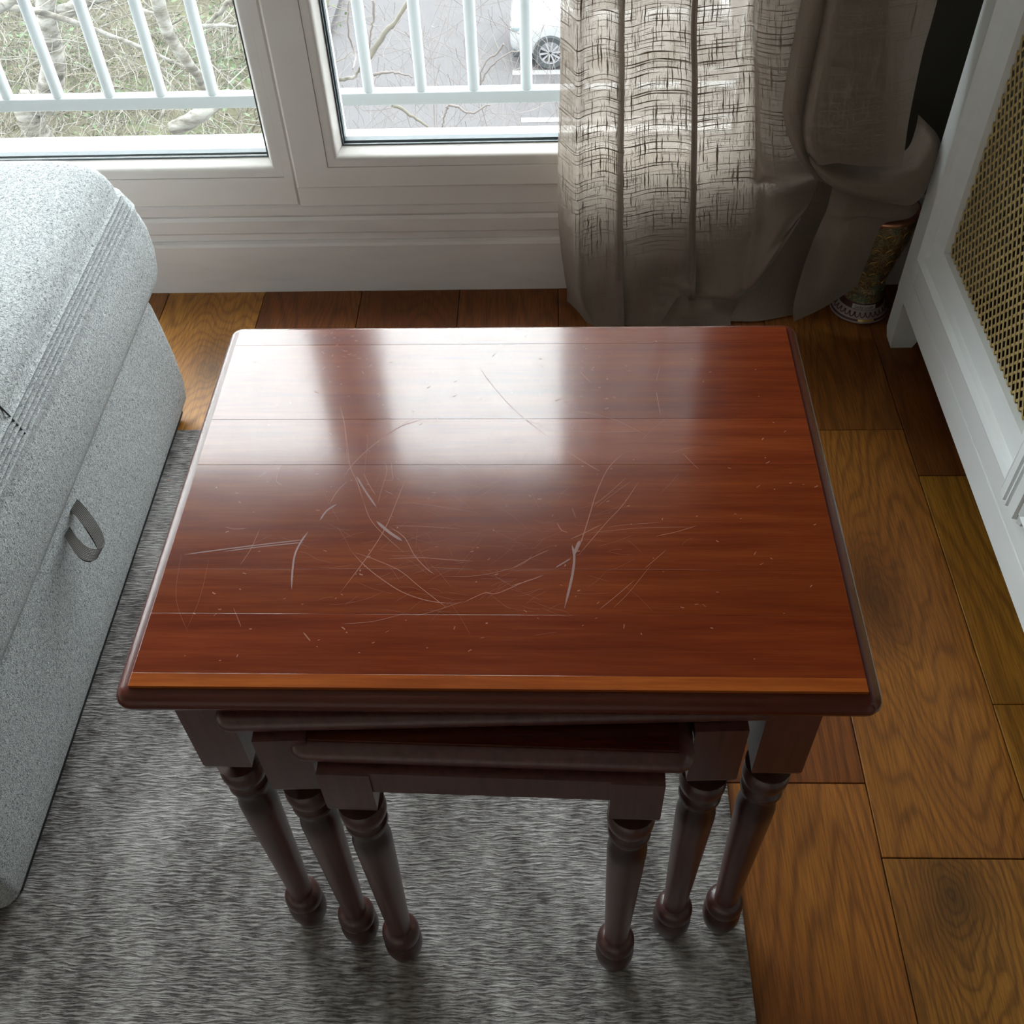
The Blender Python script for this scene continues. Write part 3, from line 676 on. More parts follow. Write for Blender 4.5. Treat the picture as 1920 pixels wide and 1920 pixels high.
# scratches and dents in the lacquer
SCR = MB(); SCU = MB()
NR = [0]
def ribbon(mb, pts, w, dz=.00008):
    NR[0] += 1; dz += NR[0]*2e-7; w *= (.8 if w < .002 else .5)
    P = np.array([at(a, b, z=TZ) for a, b in pts]); n = max(6, 5*len(pts)); P = cr(P, n)
    t = np.gradient(P, axis=0); t /= np.linalg.norm(t, axis=1)[:,None]+1e-12
    nrm = np.stack([-t[:,1], t[:,0], 0*t[:,0]], 1)
    ww = w/2*np.clip(np.minimum(np.linspace(0,1,n), np.linspace(1,0,n))*6, .15, 1)
    P[:,2] = TZ+dz
    mb.grid([list(P-nrm*ww[:,None]), list(P+nrm*ww[:,None])])
A = lambda L: [(600+x/4.8, 760+y/4.8) for x, y in L]
B = lambda L: [(960+x/3.555, 620+y/3.555) for x, y in L]
for L, w_ in [
    (A([(180,0),(225,200),(270,540),(330,680),(390,860)]), .0009), (A([(390,860),(450,1020),(560,1150),(760,1330)]), .0006),
    (A([(960,120),(780,170),(640,240),(430,400),(280,550),(210,660)]), .0010), (A([(860,95),(740,180),(640,245)]), .0006), (A([(250,680),(160,770),(90,880)]), .0007),
    (A([(760,690),(700,840),(590,1100),(420,1370),(180,1690)]), .0008),
    (A([(280,1310),(400,1440),(550,1560),(720,1670),(900,1740),(1080,1775),(1280,1780)]), .0009), (A([(1280,1780),(1480,1690),(1600,1690),(1900,1560)]), .0008),
    (A([(300,1320),(500,1390),(720,1490),(880,1620),(1060,1760),(1140,1820)]), .0007), (A([(620,1380),(900,1372),(1100,1385),(1390,1405)]), .0009),
    (A([(640,1355),(780,1355),(900,1355)]), .0004), (A([(620,1090),(760,1190),(850,1350),(960,1470),(1030,1520)]), .0009), (A([(390,610),(440,710),(500,810)]), .0007),
    (A([(640,1085),(900,1090),(1270,1110)]), .0006), (A([(840,1900),(1000,1860),(1140,1815),(1300,1760)]), .0005), (A([(0,1472),(400,1472),(800,1474)]), .0003),
    (A([(580,500),(600,600),(545,790),(520,890)]), .0005), (A([(580,765),(660,805)]), .0006), (A([(700,885),(830,880),(1100,915),(1400,965)]), .0005), (A([(1000,1460),(1380,1475)]), .0004),
    (A([(1100,1540),(1440,1530),(1800,1440),(1920,1330)]), .0004), (A([(400,620),(430,300),(410,280)]), .0004), (A([(640,510),(650,610),(650,670),(550,672)]), .0005),
    ([(895,683),(912,708),(935,737),(960,764),(992,792),(1043,830)], .0006), ([(992,790),(1015,798),(1040,812)], .0004),
    (B([(360,800),(470,870),(590,940)]), .0009), (B([(740,820),(640,920),(560,1090),(520,1220),(470,1380),(430,1480)]), .0010), (B([(850,1000),(740,1160),(620,1290),(440,1500)]), .0007),
    (B([(760,980),(640,1090),(540,1170)]), .0006), (B([(800,1000),(660,1100),(560,1180)]), .0004), (B([(600,1290),(480,1350),(390,1390)]), .0008), (B([(640,1310),(800,1290),(1000,1280)]), .0004),
    (B([(820,1660),(680,1780),(580,1860)]), .0006), (B([(1030,1460),(960,1520),(880,1590)]), .0005), (B([(1230,1300),(1100,1340),(960,1370)]), .0006), (B([(400,1180),(425,1250)]), .0005),
    (B([(0,1585),(140,1510),(250,1460)]), .0007), (B([(0,1700),(100,1670),(210,1630)]), .0009), (B([(0,1590),(700,1590),(1400,1598)]), .0003), (B([(380,670),(600,675),(850,670)]), .0005),
    (B([(400,530),(560,560),(700,600),(900,700)]), .0004), (B([(450,270),(530,350)]), .0006), (B([(300,1280),(330,1330),(370,1345)]), .0010), (B([(270,780),(300,900)]), .0004),
    (B([(100,790),(60,860)]), .0004), (B([(960,400),(990,560)]), .0005), (B([(990,230),(960,340)]), .0004),
    ([(645,780),(650,850),(655,875)], .0004), ([(340,1040),(330,1120),(352,1185)], .00018), ([(392,1048),(375,1120),(350,1180)], .00018), ([(487,992),(470,1030),(450,1060)], .0005),
    ([(438,1140),(452,1175)], .0006), ([(527,870),(518,900),(530,910)], .0005), ([(569,1186),(582,1202)], .0012), ([(500,885),(485,895)], .0006), ([(422,988),(440,992),(462,991)], .0006),
    ([(640,1170),(700,1165),(760,1150)], .0005), ([(1100,1000),(1200,990),(1300,988)], .0004), ([(1150,1140),(1180,1110),(1220,1060)], .0004), ([(1280,850),(1310,880)], .0004)]:
    ribbon(SCR, L, w_)
for L, w_ in [(A([(150,890),(60,950),(0,1035)]), .0030), ([(578,997),(565,1015),(553,1040),(548,1075),(547,1105)], .0030), ([(345,1040),(420,1030),(500,1020),(572,1012)], .0022), ([(420,1034),(500,1024),(570,1017)], .0012),
              (A([(510,1045),(620,1140),(740,1220)]), .0050), (A([(330,640),(400,760),(510,920)]), .0032), (B([(400,1430),(415,1510),(400,1640),(350,1850)]), .0040), (B([(390,1520),(290,1580)]), .0022),
              (B([(450,1400),(410,1500)]), .0050)]:
    ribbon(SCU, L, w_, .00011)
for _ in range(230):
    u = random.random()
    px, py = (random.uniform(470,1480), random.uniform(625,900)) if u < .55 else (random.uniform(300,1560), random.uniform(900,1240))
    if u < .25: px = random.choice([random.gauss(650,40), random.gauss(1090,45)]); py = random.uniform(625,760)
    a_ = random.gauss(.15,.5); l_ = random.uniform(2,9)
    ribbon(SCR, [(px, py), (px+l_*math.cos(a_)*.5, py-l_*math.sin(a_)*.5+random.uniform(-1,1)), (px+l_*math.cos(a_), py-l_*math.sin(a_))], random.uniform(.0005,.0014), .00009)
for _ in range(160):     # hairlines rubbed into the middle of the top
    px, py = random.gauss(860,190), random.gauss(1010,90)
    if not (330 < px < 1500 and 800 < py < 1230): continue
    a_ = random.gauss(.1,.45); l_ = random.uniform(20,80)
    ribbon(SCR, [(px,py),(px+l_*.5*math.cos(a_),py-l_*.5*math.sin(a_)+random.uniform(-4,4)),(px+l_*math.cos(a_),py-l_*math.sin(a_))], .00016, .00007)
def to_local(mb):
    c, s_ = math.cos(-TA), math.sin(-TA)
    mb.v = [((x-TX)*c-(y-TY)*s_, (x-TX)*s_+(y-TY)*c, z) for x, y, z in mb.v]; return mb
o = obj('scratches', to_local(SCR), M['scratch'], big, local=True); o['kind'] = 'stuff'
o = obj('scuff_marks', to_local(SCU), M['scuff'], big, local=True); o['kind'] = 'stuff'

# ================================================================== SOFA (storage chaise)
SX0, SX1, SY0, SY1 = -1.75, -.600, .425, 1.285
LY1 = 1.312
sofa = thing('storage_ottoman', ((SX0+SX1)/2, (SY0+SY1)/2, RZ), 'light grey fabric storage ottoman with a pull strap beside the tables', 'ottoman')
def ring_at(inset, z, r=.03, ky=1.0, y1=SY1):
    iy = inset if inset < .0 else inset*ky
    return [(x, y, z) for x, y in rrect(SX0+inset, SX1-inset, SY0+iy, y1-iy, r, 6)]
def dens(ring, n=14):
    """subdivide the straight sides so a crown can be shaped"""
    out = []; m = len(ring)
    for i in range(m):
        a, b = np.array(ring[i]), np.array(ring[(i+1) % m]); L = np.linalg.norm(b-a); k = n if L > .2 else 1
        for j in range(k): out.append(tuple(a+(b-a)*j/k))
    return out
base = MB().rings([dens(ring_at(i, z, .022)) for i, z in ((.012,.030),(.004,.033),(0,.040),(-.003,.07),(-.003,.12),(0,.18),(.003,.225),(.006,.240),(.016,.243))])
obj('base', base, M['sofa'], sofa, smooth=60)
lid_prof = [(.016,.2435),(.005,.2445),(-.004,.250),(-.009,.265),(-.013,.300),(-.0125,.335),(-.009,.358),(-.006,.366),(-.0075,.3685),(-.006,.371)]
for k in range(5):      # ribbed band along the top edge
    lid_prof += [(-.0060+k*.0020, .3725+k*.0066), (-.0078+k*.0022, .3752+k*.0066), (-.0018+k*.0023, .3772+k*.0066)]
lid_prof += [(.0085,.413),(.0125,.424),(.0195,.435),(.030,.444),(.046,.451),(.07,.456),(.11,.460),(.18,.463),(.30,.464)]
lid = MB().rings([dens(ring_at(i, z, .024+max(0,i)*.10, .30 if z > .37 else 1.0, LY1)) for i, z in lid_prof])
obj('lid_cushion', lid, M['ribfab'], sofa, smooth=75)
# cross seam over the top
def top_z(x):
    d = SX1-x
    ii, zz = zip(*[(i, z) for i, z in lid_prof[9:]]); return float(np.interp(d, ii, zz))
ys_ = .858
seam = [(SX1-d, ys_-.02*math.exp(-d*8), top_z(SX1-d)+.0004) for d in np.concatenate([np.linspace(-.004,.08,12), np.linspace(.1,.55,10)])]
obj('seam', MB().tube(seam, .0011, 5), M['stitch'], sofa)
# feet: dark strips under the edges
obj('foot', MB().box(SX1-.07, SX1-.012, SY0+.03, SY1-.02, RZ, .031, .004), M['dark'], sofa)
obj('foot', MB().box(SX0+.02, SX0+.08, SY0+.03, SY1-.02, RZ, .031, .004), M['dark'], sofa)
# pull strap
P = [at(a, b, X=x_) for a, b, x_ in [(136,945,-.606),(150,958,-.590),(168,982,-.572),(184,1008,-.560),(190,1024,-.552),(186,1036,-.548),(174,1042,-.550),(156,1036,-.562),(138,1016,-.582),(124,992,-.607)]]
P = cr(P, 40); m = MB(); rows = []; uv = []
wv = np.array([at(147,930,X=-.6)-at(128,962,X=-.6)])[0]; wv = wv/np.linalg.norm(wv)
tl = np.concatenate([[0], np.cumsum(np.linalg.norm(np.diff(P, axis=0), axis=1))])
nr = 6; hw = .0115; th_ = .0011
tg = np.gradient(P, axis=0); tg /= np.linalg.norm(tg, axis=1)[:,None]
rs = []
for i, p in enumerate(P):
    wd = wv; nn = np.cross(tg[i], wd); nn /= np.linalg.norm(nn)
    h_ = hw*(1 if i < 24 else 1-.25*(i-24)/16)
    ring = [p+wd*h_*(2*k/nr-1)+nn*th_ for k in range(nr+1)]+[p+wd*h_*(1-2*k/nr)-nn*th_ for k in range(nr+1)]
    rs.append(ring); uv += [(k/nr, tl[i]*10) for k in range(nr+1)]+[(1-k/nr, tl[i]*10) for k in range(nr+1)]
m.rings(rs); m.uv = uv
obj('pull_strap', m, M['web'], sofa, smooth=50)

# ================================================================== RADIATOR COVER
XF, CY1, CY0, CB, CT = .586, 1.463, -.25, .098, .88
cov = thing('radiator_cover', (.69, .6, 0), 'white radiator cover with brass mesh panels along the right wall', 'radiator cover')
ST = .108   # far stile with its edge
def cpanel(*a, b=.0015): return MB().box(*a, b)
obj('stile', cpanel(XF, XF+.022, CY1-.058, CY1, CB, CT), M['cover'], cov)
obj('bottom_rail', cpanel(XF, XF+.022, CY0, CY1-.0582, CB, .147).box(XF+.0004, XF+.022, CY0, CY1-.0582, .1476, .190, .0012), M['cover'], cov)
obj('top_rail', cpanel(XF, XF+.022, CY0, CY1-.0582, CT-.07, CT), M['cover'], cov)
obj('shelf', cpanel(XF-.02, RX1-.003, CY0-.02, CY1+.02, CT, CT+.022, b=.004), M['cover'], cov)
obj('end_panel', cpanel(XF+.022, RX1-.005, CY1-.02, CY1, CB, CT), M['cover'], cov)
obj('end_panel', cpanel(XF, RX1-.005, CY0, CY0+.02, CB, CT), M['cover'], cov)
for y in (CY1-.0425, CY0+.002):
    fm = MB(); fm.rings([[(XF+.0005+a, y+b, z) for a, b in ((0,0),(.045,0),(.045,.0405),(0,.0405))] for z in (CB+.03, .02)]+[[(XF+.004+a, y+.004+b, 0.0) for a, b in ((0,0),(.036,0),(.036,.032),(0,.032))]])
    obj('foot', fm, M['cover'], cov)
# mesh doors: raised moulding, sloped inner field, brass lattice
def door(y0, y1, z0, z1):
    m = MB()
    prof = [(0, XF+.012),(0, XF-.001),(.004, XF-.006),(.010, XF-.0085),(.016, XF-.006),(.021, XF-.0035),(.024, XF+.001),(.026, XF+.003),(.056, XF+.010),(.058, XF+.020)]
    vs = []; fs = []
    for i, x in prof: vs += [(x, y0+i, z0+i*.92), (x, y1-i, z0+i*.92), (x, y1-i, z1-i), (x, y0+i, z1-i)]
    for a_ in range(len(prof)-1):
        for j in range(4):
            k = (j+1) % 4; fs.append((a_*4+j, (a_+1)*4+j, (a_+1)*4+k, a_*4+k))
    m.add(vs, fs)
    d = obj('door_frame', m, M['cover'], cov, smooth=25)
    gy0, gy1, gz0, gz1 = y0+.046, y1-.046, z0+.042, z1-.046
    lat = MB(); py_, pz_ = .0160, .0195; slope = pz_/py_
    for sgn, xo in ((1, XF+.0175), (-1, XF+.0185)):
        H_ = gz1-gz0; Wd = gy1-gy0; n0 = int((H_+Wd*slope)/pz_)+2
        for k in range(n0):
            # line z = c + sgn*slope*(y-gy0)
            c_ = gz0 - (Wd*slope if sgn > 0 else 0) + k*pz_
            ya, yb = gy0, gy1
            if sgn > 0: ya = max(ya, gy0+(gz0-c_)/slope); yb = min(yb, gy0+(gz1-c_)/slope)
            else: ya = max(ya, gy0+(c_-gz1)/slope); yb = min(yb, gy0+(c_-gz0)/slope)
            if yb-ya < .003: continue
            za, zb2 = c_+sgn*slope*(ya-gy0), c_+sgn*slope*(yb-gy0)
            hw_ = .0031
            lat.add([(xo, ya, za-hw_),(xo, yb, zb2-hw_),(xo, yb, zb2+hw_),(xo, ya, za+hw_),(xo+.0009, ya, za-hw_),(xo+.0009, yb, zb2-hw_),(xo+.0009, yb, zb2+hw_),(xo+.0009, ya, za+hw_)],
                    [(3,2,1,0),(4,5,6,7),(0,1,5,4),(2,3,7,6)])
    o = obj('brass_mesh', lat, M['brass'], cov); o['kind'] = 'stuff'
door(.905, CY1-.054, .1915, CT-.06)
door(.19, .875, .1915, CT-.06)
# fluted strip between the doors
fl = MB(); prof = [(.928,.012),(.928,-.006),(.922,-.009),(.917,-.006),(.915,-.012),(.900,-.014),(.898,-.010),(.895,-.010),(.893,-.014),(.890,-.014),(.888,-.010),(.885,-.010),(.883,-.014),(.868,-.012),(.866,-.006),(.861,-.009),(.855,-.006),(.855,.012)]
fl.rings([[(XF+dx, y, z) for y, dx in prof] for z in (.1885, CT-.03)])
obj('fluted_strip', fl, M['cover'], cov)
# radiator inside
rad = thing('radiator', (.70, .6, 0), 'dull olive panel radiator behind the brass mesh of the white cover', 'radiator')
obj('panel', MB().box(.672, .70, -.1, 1.33, .14, .76, .008), M['rad'], rad, smooth=30)
rb = MB()
for k in range(36): rb.box(.700, .735, -.09+k*.0392, -.075+k*.0392, .16, .74)
obj('fins', rb, M['rad'], rad)
obj('foot', MB().box(.68,.72,.05,.08,0,.14), M['rad'], rad); obj('foot', MB().box(.68,.72,1.1,1.13,0,.14), M['rad'], rad)

# ================================================================== VASE
VX, VY = .557, 1.540
vase = thing('vase', (VX, VY, 0), 'ornate enamelled metal vase half hidden behind the curtain', 'vase')
def vr(prof): return [(r, z) for r, z in prof]
obj('body', MB().lathe([(.037,.034),(.034,.042),(.0335,.050),(.0355,.054),(.0320,.058),(.0322,.066),(.0355,.084),(.041,.107),(.0475,.134),(.0530,.161),(.0560,.188),(.0565,.202),(.055,.204),(.050,.202),(.046,.16),(.02,.06)], VX, VY, 40), M['vase'], vase, smooth=50)
obj('rim', MB().lathe([(.0564,.2015),(.0580,.2025),(.0588,.205),(.0580,.208),(.0550,.209),(.0535,.207),(.0545,.203)], VX, VY, 40), M['copper'], vase, smooth=60)
obj('base', MB().lathe([(.049,.0005),(.0515,.002),(.052,.004),(.0505,.0065),(.047,.012),(.041,.021),(.0395,.023)], VX, VY, 40), M['enamel'], vase, smooth=50)
obj('dark_band', MB().lathe([(.0512,.0058),(.0514,.0072),(.0496,.0092),(.0490,.0088)], VX, VY, 40), M['maroon'], vase, smooth=50)
obj('shoulder_band', MB().lathe([(.0398,.0225),(.0392,.0245),(.0378,.033),(.0372,.0345),(.035,.034)], VX, VY, 40), M['maroon'], vase, smooth=50)
def arcpatch(r0, z0, r1, z1, a0, a1, off=.0006, n=14, th=.0006):
    m = MB(); rs = []
    for k in range(n+1):
        a_ = math.radians(a0+(a1-a0)*k/n); c_, s_ = math.cos(a_), math.sin(a_)
        rs.append([(VX+(r+off+d)*c_, VY+(r+off+d)*s_, z) for r, z, d in ((r0,z0,0),(r0,z0,th),(r1,z1,th),(r1,z1,0))])
    return m.rings(rs)
obj('gold_mark', arcpatch(.0505,.0066,.0482,.0098,-104,-72,.0012), M['gold'], vase, smooth=40)
TA0, TA1 = -125, -66
tg_ = obj('tag', arcpatch(.0392,.0245,.0378,.033,TA0,TA1,.0010), M['tagm'], vase, smooth=40)
# lettering on the tag, wrapped round the base
fc = bpy.data.curves.new('lettering', 'FONT'); fc.body = 'Lucky Loom'; fc.size = .009; fc.align_x = 'CENTER'; fc.align_y = 'CENTER'; fc.extrude = .0001
fo = bpy.data.objects.new('lettering', fc); C.objects.link(fo); bpy.context.view_layer.update()
fm_ = bpy.data.meshes.new_from_object(fo.evaluated_get(bpy.context.evaluated_depsgraph_get())); bpy.data.objects.remove(fo)
am = math.radians((TA0+TA1)/2); rr_ = .0398
for v in fm_.vertices:
    x_, y_, z_ = v.co; a_ = am+x_*.72/rr_; t_ = .5+y_/.009
    r_ = .0392+(.0378-.0392)*t_+.0018+z_; zz = .0245+.0085*t_
    v.co = (r_*math.cos(a_), r_*math.sin(a_), zz)
fm_.materials.clear(); fm_.materials.append(M['ink'])
lo = bpy.data.objects.new('lettering', fm_); C.objects.link(lo); lo.parent = tg_
# raised scrollwork on the body and scallops on the base
def body_r(z): 
    zs = [.058,.066,.084,.107,.134,.161,.188,.202]; rs_ = [.0320,.0322,.0355,.041,.0475,.053,.056,.0565]; return float(np.interp(z, zs, rs_))
sw = MB()
for row, z0 in enumerate((.071,.093,.119,.147,.177)):
    nn_ = 9+row
    for k in range(nn_):
        a0 = 2*math.pi*(k+.5*(row%2))/nn_; R_ = .0085+.0008*row; sgn = 1 if (k+row) % 2 else -1; pts = []
        for j in range(15):
            t_ = j/14*4.6; rr2 = R_*(1-t_/5.6); dx, dz = sgn*rr2*math.cos(t_), rr2*math.sin(t_)
            z = min(max(z0+dz, .059), .199); br_ = body_r(z); a_ = a0+dx/br_; pts.append((VX+br_*math.cos(a_), VY+br_*math.sin(a_), z))
        sw.tube(pts, np.linspace(.0012,.0006,15), 5)
o = obj('scrollwork', sw, M['gold'], vase, smooth=180); o['kind'] = 'stuff'
sc_ = MB()
for k in range(30):
    a0 = 2*math.pi*k/30; pts = []
    for j in range(9):
        t_ = math.pi*(1+j/8); z = .0195+.0075*math.sin(t_); a_ = a0+.09*math.cos(t_); r_ = float(np.interp(z, [.0065,.012,.021,.023],[.0505,.047,.041,.0395]))+.0004
        pts.append((VX+r_*math.cos(a_), VY+r_*math.sin(a_), z))
    sc_.tube(pts, .0010, 4)
o = obj('scallops', sc_, M['maroon'], vase, smooth=180); o['kind'] = 'stuff'

# ================================================================== CURTAIN
cur = thing('curtain', (.28, 1.52, 0), 'beige sheer linen curtain hanging at the window and bunched at the right', 'curtain')
def sheet(name, rows, nu=90, nv=90, ext=False, uvoff=(0,0), minz=.003, rip=0):
    g = [[np.array(at(*p[:2], Y=p[2])) for p in r] for r in rows]
    if ext:      # carry the cloth straight up to the curtain rod
        top = g[0]; up = []
        for z in (2.28, 1.7, 1.15, .8):
            up.append([np.array([p[0]*.985+.004, p[1], z]) for p in top])
        g = up+g
    G = np.array(g)
    G = np.stack([cr(G[i], nu) for i in range(G.shape[0])]); G = np.stack([cr(G[:,j], nv) for j in range(nu)], 1)
    r_ = np.random.default_rng(len(rows)*7+nu)
    if rip:
        for _ in range(7):
            kx, kz, ph = r_.uniform(10,60), r_.uniform(-14,14), r_.uniform(0,6.28)
            G[:,:,1] += rip*np.sin(G[:,:,0]*kx+G[:,:,2]*kz+ph)
    G[:,:,2] = np.maximum(G[:,:,2], minz)
    G[:,:,0] = np.where(G[:,:,1] < 1.472, np.minimum(G[:,:,0], XF-.003), G[:,:,0])      # the cloth stops at the cover
    m = MB(); m.grid(G.tolist())
    du = np.linalg.norm(np.diff(G, axis=1), axis=2); U = np.concatenate([np.zeros((nv,1)), np.cumsum(du, 1)], 1)
    U = U.mean(0)[None,:].repeat(nv, 0)
    dv = np.linalg.norm(np.diff(G, axis=0), axis=2); Vv = np.concatenate([np.zeros((1,nu)), np.cumsum(dv, 0)], 0)
    m.uv = [(U[i,j]+uvoff[0], Vv[i,j]+uvoff[1]) for i in range(nv) for j in range(nu)]
    return obj(name, m, M['linen'], cur, smooth=180)
Yb = [1.545,1.522,1.500,1.510,1.520,1.504,1.516,1.535,1.530,1.508,1.524,1.534,1.536,1.515,1.502,1.515]
def row(pxs, pys, dY=None, Ys=None):
    if not hasattr(pys, '__len__'): pys = [pys]*16
    Ys = Ys or Yb; dY = dY or [0]*16
    r = [(a, b, y+d) for a, b, y, d in zip(pxs, pys, Ys, dY)]; out = []
    for k, (a, b, y) in enumerate(r):
        if k in (5, 9): out += [(a+4, b, y-.001), (a+3, b, y+.004), (a-4, b, y+.007), (a-3, b, y+.012)]
        else: out.append((a, b, y+(.004 if k in (6, 10) else 0)))
    return out
rowsA = [
 row([1051,1068,1084,1102,1136,1166,1186,1232,1290,1304,1332,1380,1412,1424,1470,1515], 0),
 row([1050,1067,1083,1101,1135,1165,1185,1230,1289,1303,1331,1380,1413,1424,1468,1510], 150),
 row([1046,1062,1081,1099,1133,1163,1184,1230,1288,1302,1330,1380,1414,1428,1470,1514], 280),
 row([1046,1062,1080,1099,1133,1162,1184,1230,1288,1301,1330,1380,1414,1432,1478,1526], [335]*12+[335,333,338,333], [0]*12+[-.005,-.025,-.03,-.03]),
 row([1046,1062,1080,1099,1133,1162,1184,1230,1288,1301,1330,1380,1414,1438,1482,1534], [362]*12+[360,353,357,342], [0]*13+[.012,.025,.015]),
 row([1048,1063,1080,1099,1133,1162,1184,1230,1288,1300,1332,1375,1414,1435,1472,1518], [430]*12+[430,432,415,382], [0]*10+[-.005,-.01,-.015,-.02,-.02,0]),
 row([1056,1066,1082,1100,1134,1162,1184,1230,1284,1300,1335,1375,1406,1426,1457,1505], [500]*12+[490,480,455,402], [0]*8+[-.004,-.008,-.02,-.035,-.045,-.045,-.03,0]),
 row([1068,1074,1087,1103,1135,1163,1186,1229,1272,1298,1340,1374,1397,1420,1452,1501], [560]*8+[538,553,553,552,540,525,478,407], [0,0,0,-.004,-.012,-.006,-.012,-.025,-.02,-.025,-.05,-.06,-.06,-.06,-.045,-.01]),
 row([1098,1104,1110,1118,1138,1165,1188,1232,1274,1298,1342,1378,1399,1422,1454,1502], [604,608,610,612,613,613,612,612,556,564,562,559,548,533,484,411], None, [1.495,1.49,1.486,1.485,1.484,1.484,1.484,1.484,1.50,1.50,1.488,1.488,1.492,1.50,1.50,1.52]),
]
sheet('hanging_panel', rowsA, 260, 150, ext=True, rip=.0007)
# hem that turns under at the window side
sheet('hem_flap', [[(1062,470,1.565),(1078,470,1.555),(1100,470,1.535)],[(1063,540,1.565),(1080,545,1.545),(1104,550,1.522)],[(1063,571,1.563),(1088,588,1.528),(1124,610,1.494)]], 16, 16, uvoff=(2,1))
# lower flap on the floor under the folded hem
sheet('floor_flap', [[(1225,520,1.535),(1270,525,1.53),(1320,530,1.525),(1392,530,1.522)],[(1225,560,1.515),(1275,562,1.512),(1325,566,1.508),(1388,562,1.512)],[(1225,590,1.498),(1285,590,1.495),(1335,582,1.500),(1372,590,1.503)],[(1225,614,1.485),(1290,613,1.484),(1340,613,1.484),(1370,611,1.488)]], 30, 24, uvoff=(3,0))
# shaded cloth at the back
sheet('back_layer', [[(1380,440,1.565),(1450,400,1.56),(1520,345,1.555),(1590,350,1.55)],[(1372,520,1.55),(1440,480,1.548),(1510,440,1.548),(1575,430,1.55)],[(1362,575,1.525),(1420,560,1.525),(1480,540,1.53),(1540,520,1.54)],[(1355,609,1.498),(1405,606,1.50),(1465,598,1.508),(1520,588,1.52)]], 40, 40, uvoff=(4,0), rip=.0012)
sheet('second_fold', [[(1424,0,1.545),(1460,0,1.54),(1500,0,1.54),(1540,0,1.53)],[(1420,150,1.545),(1460,150,1.54),(1500,150,1.54),(1530,150,1.53)],[(1420,260,1.55),(1460,260,1.545),(1500,260,1.545),(1540,260,1.54)],[(1424,345,1.56),(1460,345,1.555),(1500,345,1.555),(1540,345,1.55)]], 24, 60, ext=True, uvoff=(9,0))
# tube of cloth between the panel and the big drape
sheet('inner_fold', [[(1502,0,1.50),(1512,0,1.478),(1535,0,1.468),(1560,0,1.482),(1575,0,1.51)],[(1482,100,1.50),(1492,100,1.474),(1512,100,1.463),(1538,100,1.478),(1555,100,1.51)],[(1468,190,1.50),(1478,190,1.470),(1496,190,1.458),(1518,195,1.475),(1535,200,1.505)],
   [(1470,225,1.50),(1482,228,1.466),(1500,232,1.460),(1515,240,1.48),(1530,245,1.505)],[(1481,265,1.495),(1492,270,1.462),(1506,278,1.462),(1520,290,1.478),(1540,300,1.50)],[(1500,300,1.49),(1510,308,1.466),(1520,316,1.466),(1535,322,1.475),(1560,325,1.495)],[(1528,334,1.485),(1535,338,1.472),(1542,342,1.474),(1555,346,1.48),(1575,345,1.495)]], 50, 80, ext=True, uvoff=(5,0))
# big drape in front with its loose lower edge
sheet('front_drape', [
   [(1548,0,1.475),(1566,0,1.450),(1600,0,1.446),(1650,0,1.452),(1705,0,1.462),(1757,0,1.482)],
   [(1528,100,1.470),(1546,100,1.444),(1585,100,1.438),(1640,100,1.444),(1690,98,1.452),(1732,90,1.472)],
   [(1511,180,1.466),(1528,180,1.436),(1565,180,1.430),(1625,180,1.436),(1675,178,1.444),(1714,172,1.462)],
   [(1505,235,1.462),(1521,238,1.430),(1560,240,1.424),(1618,240,1.432),(1668,240,1.440),(1702,238,1.455)],
   [(1509,275,1.460),(1526,280,1.428),(1562,282,1.426),(1610,285,1.436),(1660,286,1.443),(1696,285,1.452)],
   [(1522,305,1.460),(1540,312,1.430),(1572,306,1.436),(1612,308,1.446),(1655,312,1.449),(1691,312,1.452)]], 70, 90, ext=True, uvoff=(6,0), rip=.001)
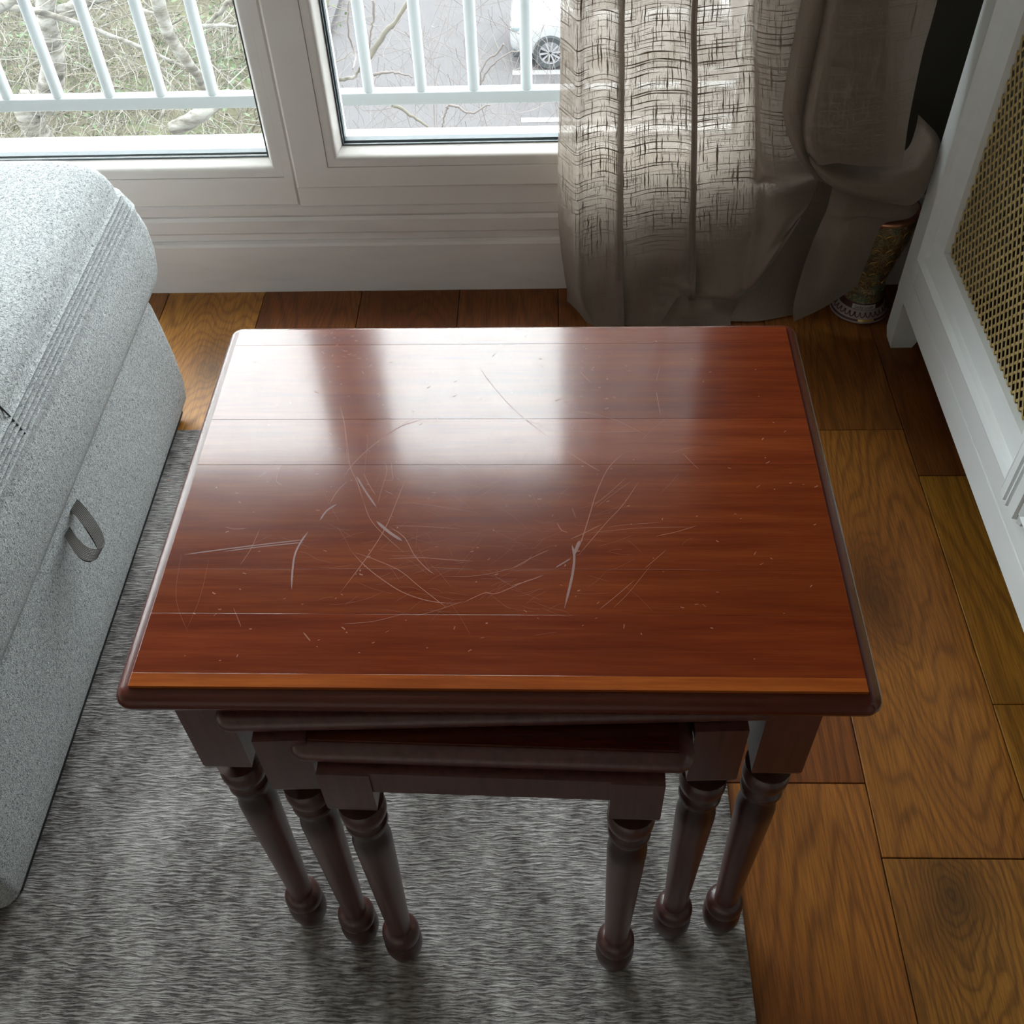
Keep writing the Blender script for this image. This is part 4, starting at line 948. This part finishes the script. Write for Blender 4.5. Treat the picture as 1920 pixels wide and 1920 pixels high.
# pouch the drape hangs into: rolled edge sweeping right and back up
sheet('rolled_edge', [
   [(1520,262,1.475),(1560,285,1.480),(1610,298,1.480),(1660,298,1.478),(1700,280,1.478),(1716,245,1.485),(1722,215,1.495)],
   [(1516,285,1.455),(1562,308,1.462),(1610,318,1.464),(1662,318,1.462),(1708,296,1.462),(1734,255,1.468),(1742,235,1.485)],
   [(1520,305,1.436),(1566,332,1.436),(1612,342,1.437),(1665,346,1.437),(1715,326,1.440),(1748,275,1.450),(1756,250,1.478)],
   [(1532,325,1.438),(1572,352,1.434),(1614,364,1.434),(1668,372,1.434),(1715,362,1.438),(1750,312,1.448),(1764,270,1.478)],
   [(1548,342,1.455),(1580,362,1.455),(1618,372,1.458),(1670,382,1.458),(1712,382,1.458),(1745,345,1.462),(1766,300,1.482)],
   [(1560,345,1.485),(1590,358,1.488),(1625,366,1.490),(1672,374,1.490),(1708,374,1.488),(1738,345,1.488),(1764,310,1.492)]], 80, 44, uvoff=(7,0), rip=.0008)
# lower drape in front of the vase
sheet('lower_drape', [
   [(1562,345,1.492),(1600,356,1.486),(1640,362,1.484),(1680,368,1.484),(1716,372,1.488)],
   [(1552,385,1.485),(1584,392,1.470),(1620,396,1.468),(1665,396,1.470),(1724,388,1.478)],
   [(1547,400,1.484),(1580,404,1.466),(1616,404,1.466),(1655,408,1.470),(1708,408,1.476)],
   [(1540,415,1.482),(1572,420,1.462),(1592,415,1.458),(1625,412,1.464),(1660,418,1.476)],
   [(1520,465,1.482),(1556,468,1.456),(1584,460,1.452),(1612,455,1.462),(1645,440,1.480)],
   [(1502,520,1.485),(1540,520,1.458),(1575,512,1.454),(1600,505,1.465),(1630,480,1.484)],
   [(1488,575,1.492),(1530,562,1.468),(1565,548,1.464),(1588,540,1.474),(1615,515,1.490)],
   [(1488,604,1.496),(1528,585,1.480),(1562,565,1.478),(1582,552,1.484),(1608,536,1.494)]], 60, 70, uvoff=(8,0), rip=.001)
# rod above, out of the picture
rod = thing('curtain_rod', (.2, 1.52, 2.30), 'dark metal curtain rod above the window, out of the picture', 'curtain rod')
obj('rod', MB().tube([(-2.2,1.515,2.295),(.78,1.515,2.295)], .012, 12), M['dark'], rod, smooth=50)
obj('bracket', MB().box(-2.1,-2.08,1.51,1.625,2.285,2.305), M['dark'], rod); obj('bracket', MB().box(.70,.72,1.51,1.625,2.285,2.305), M['dark'], rod)
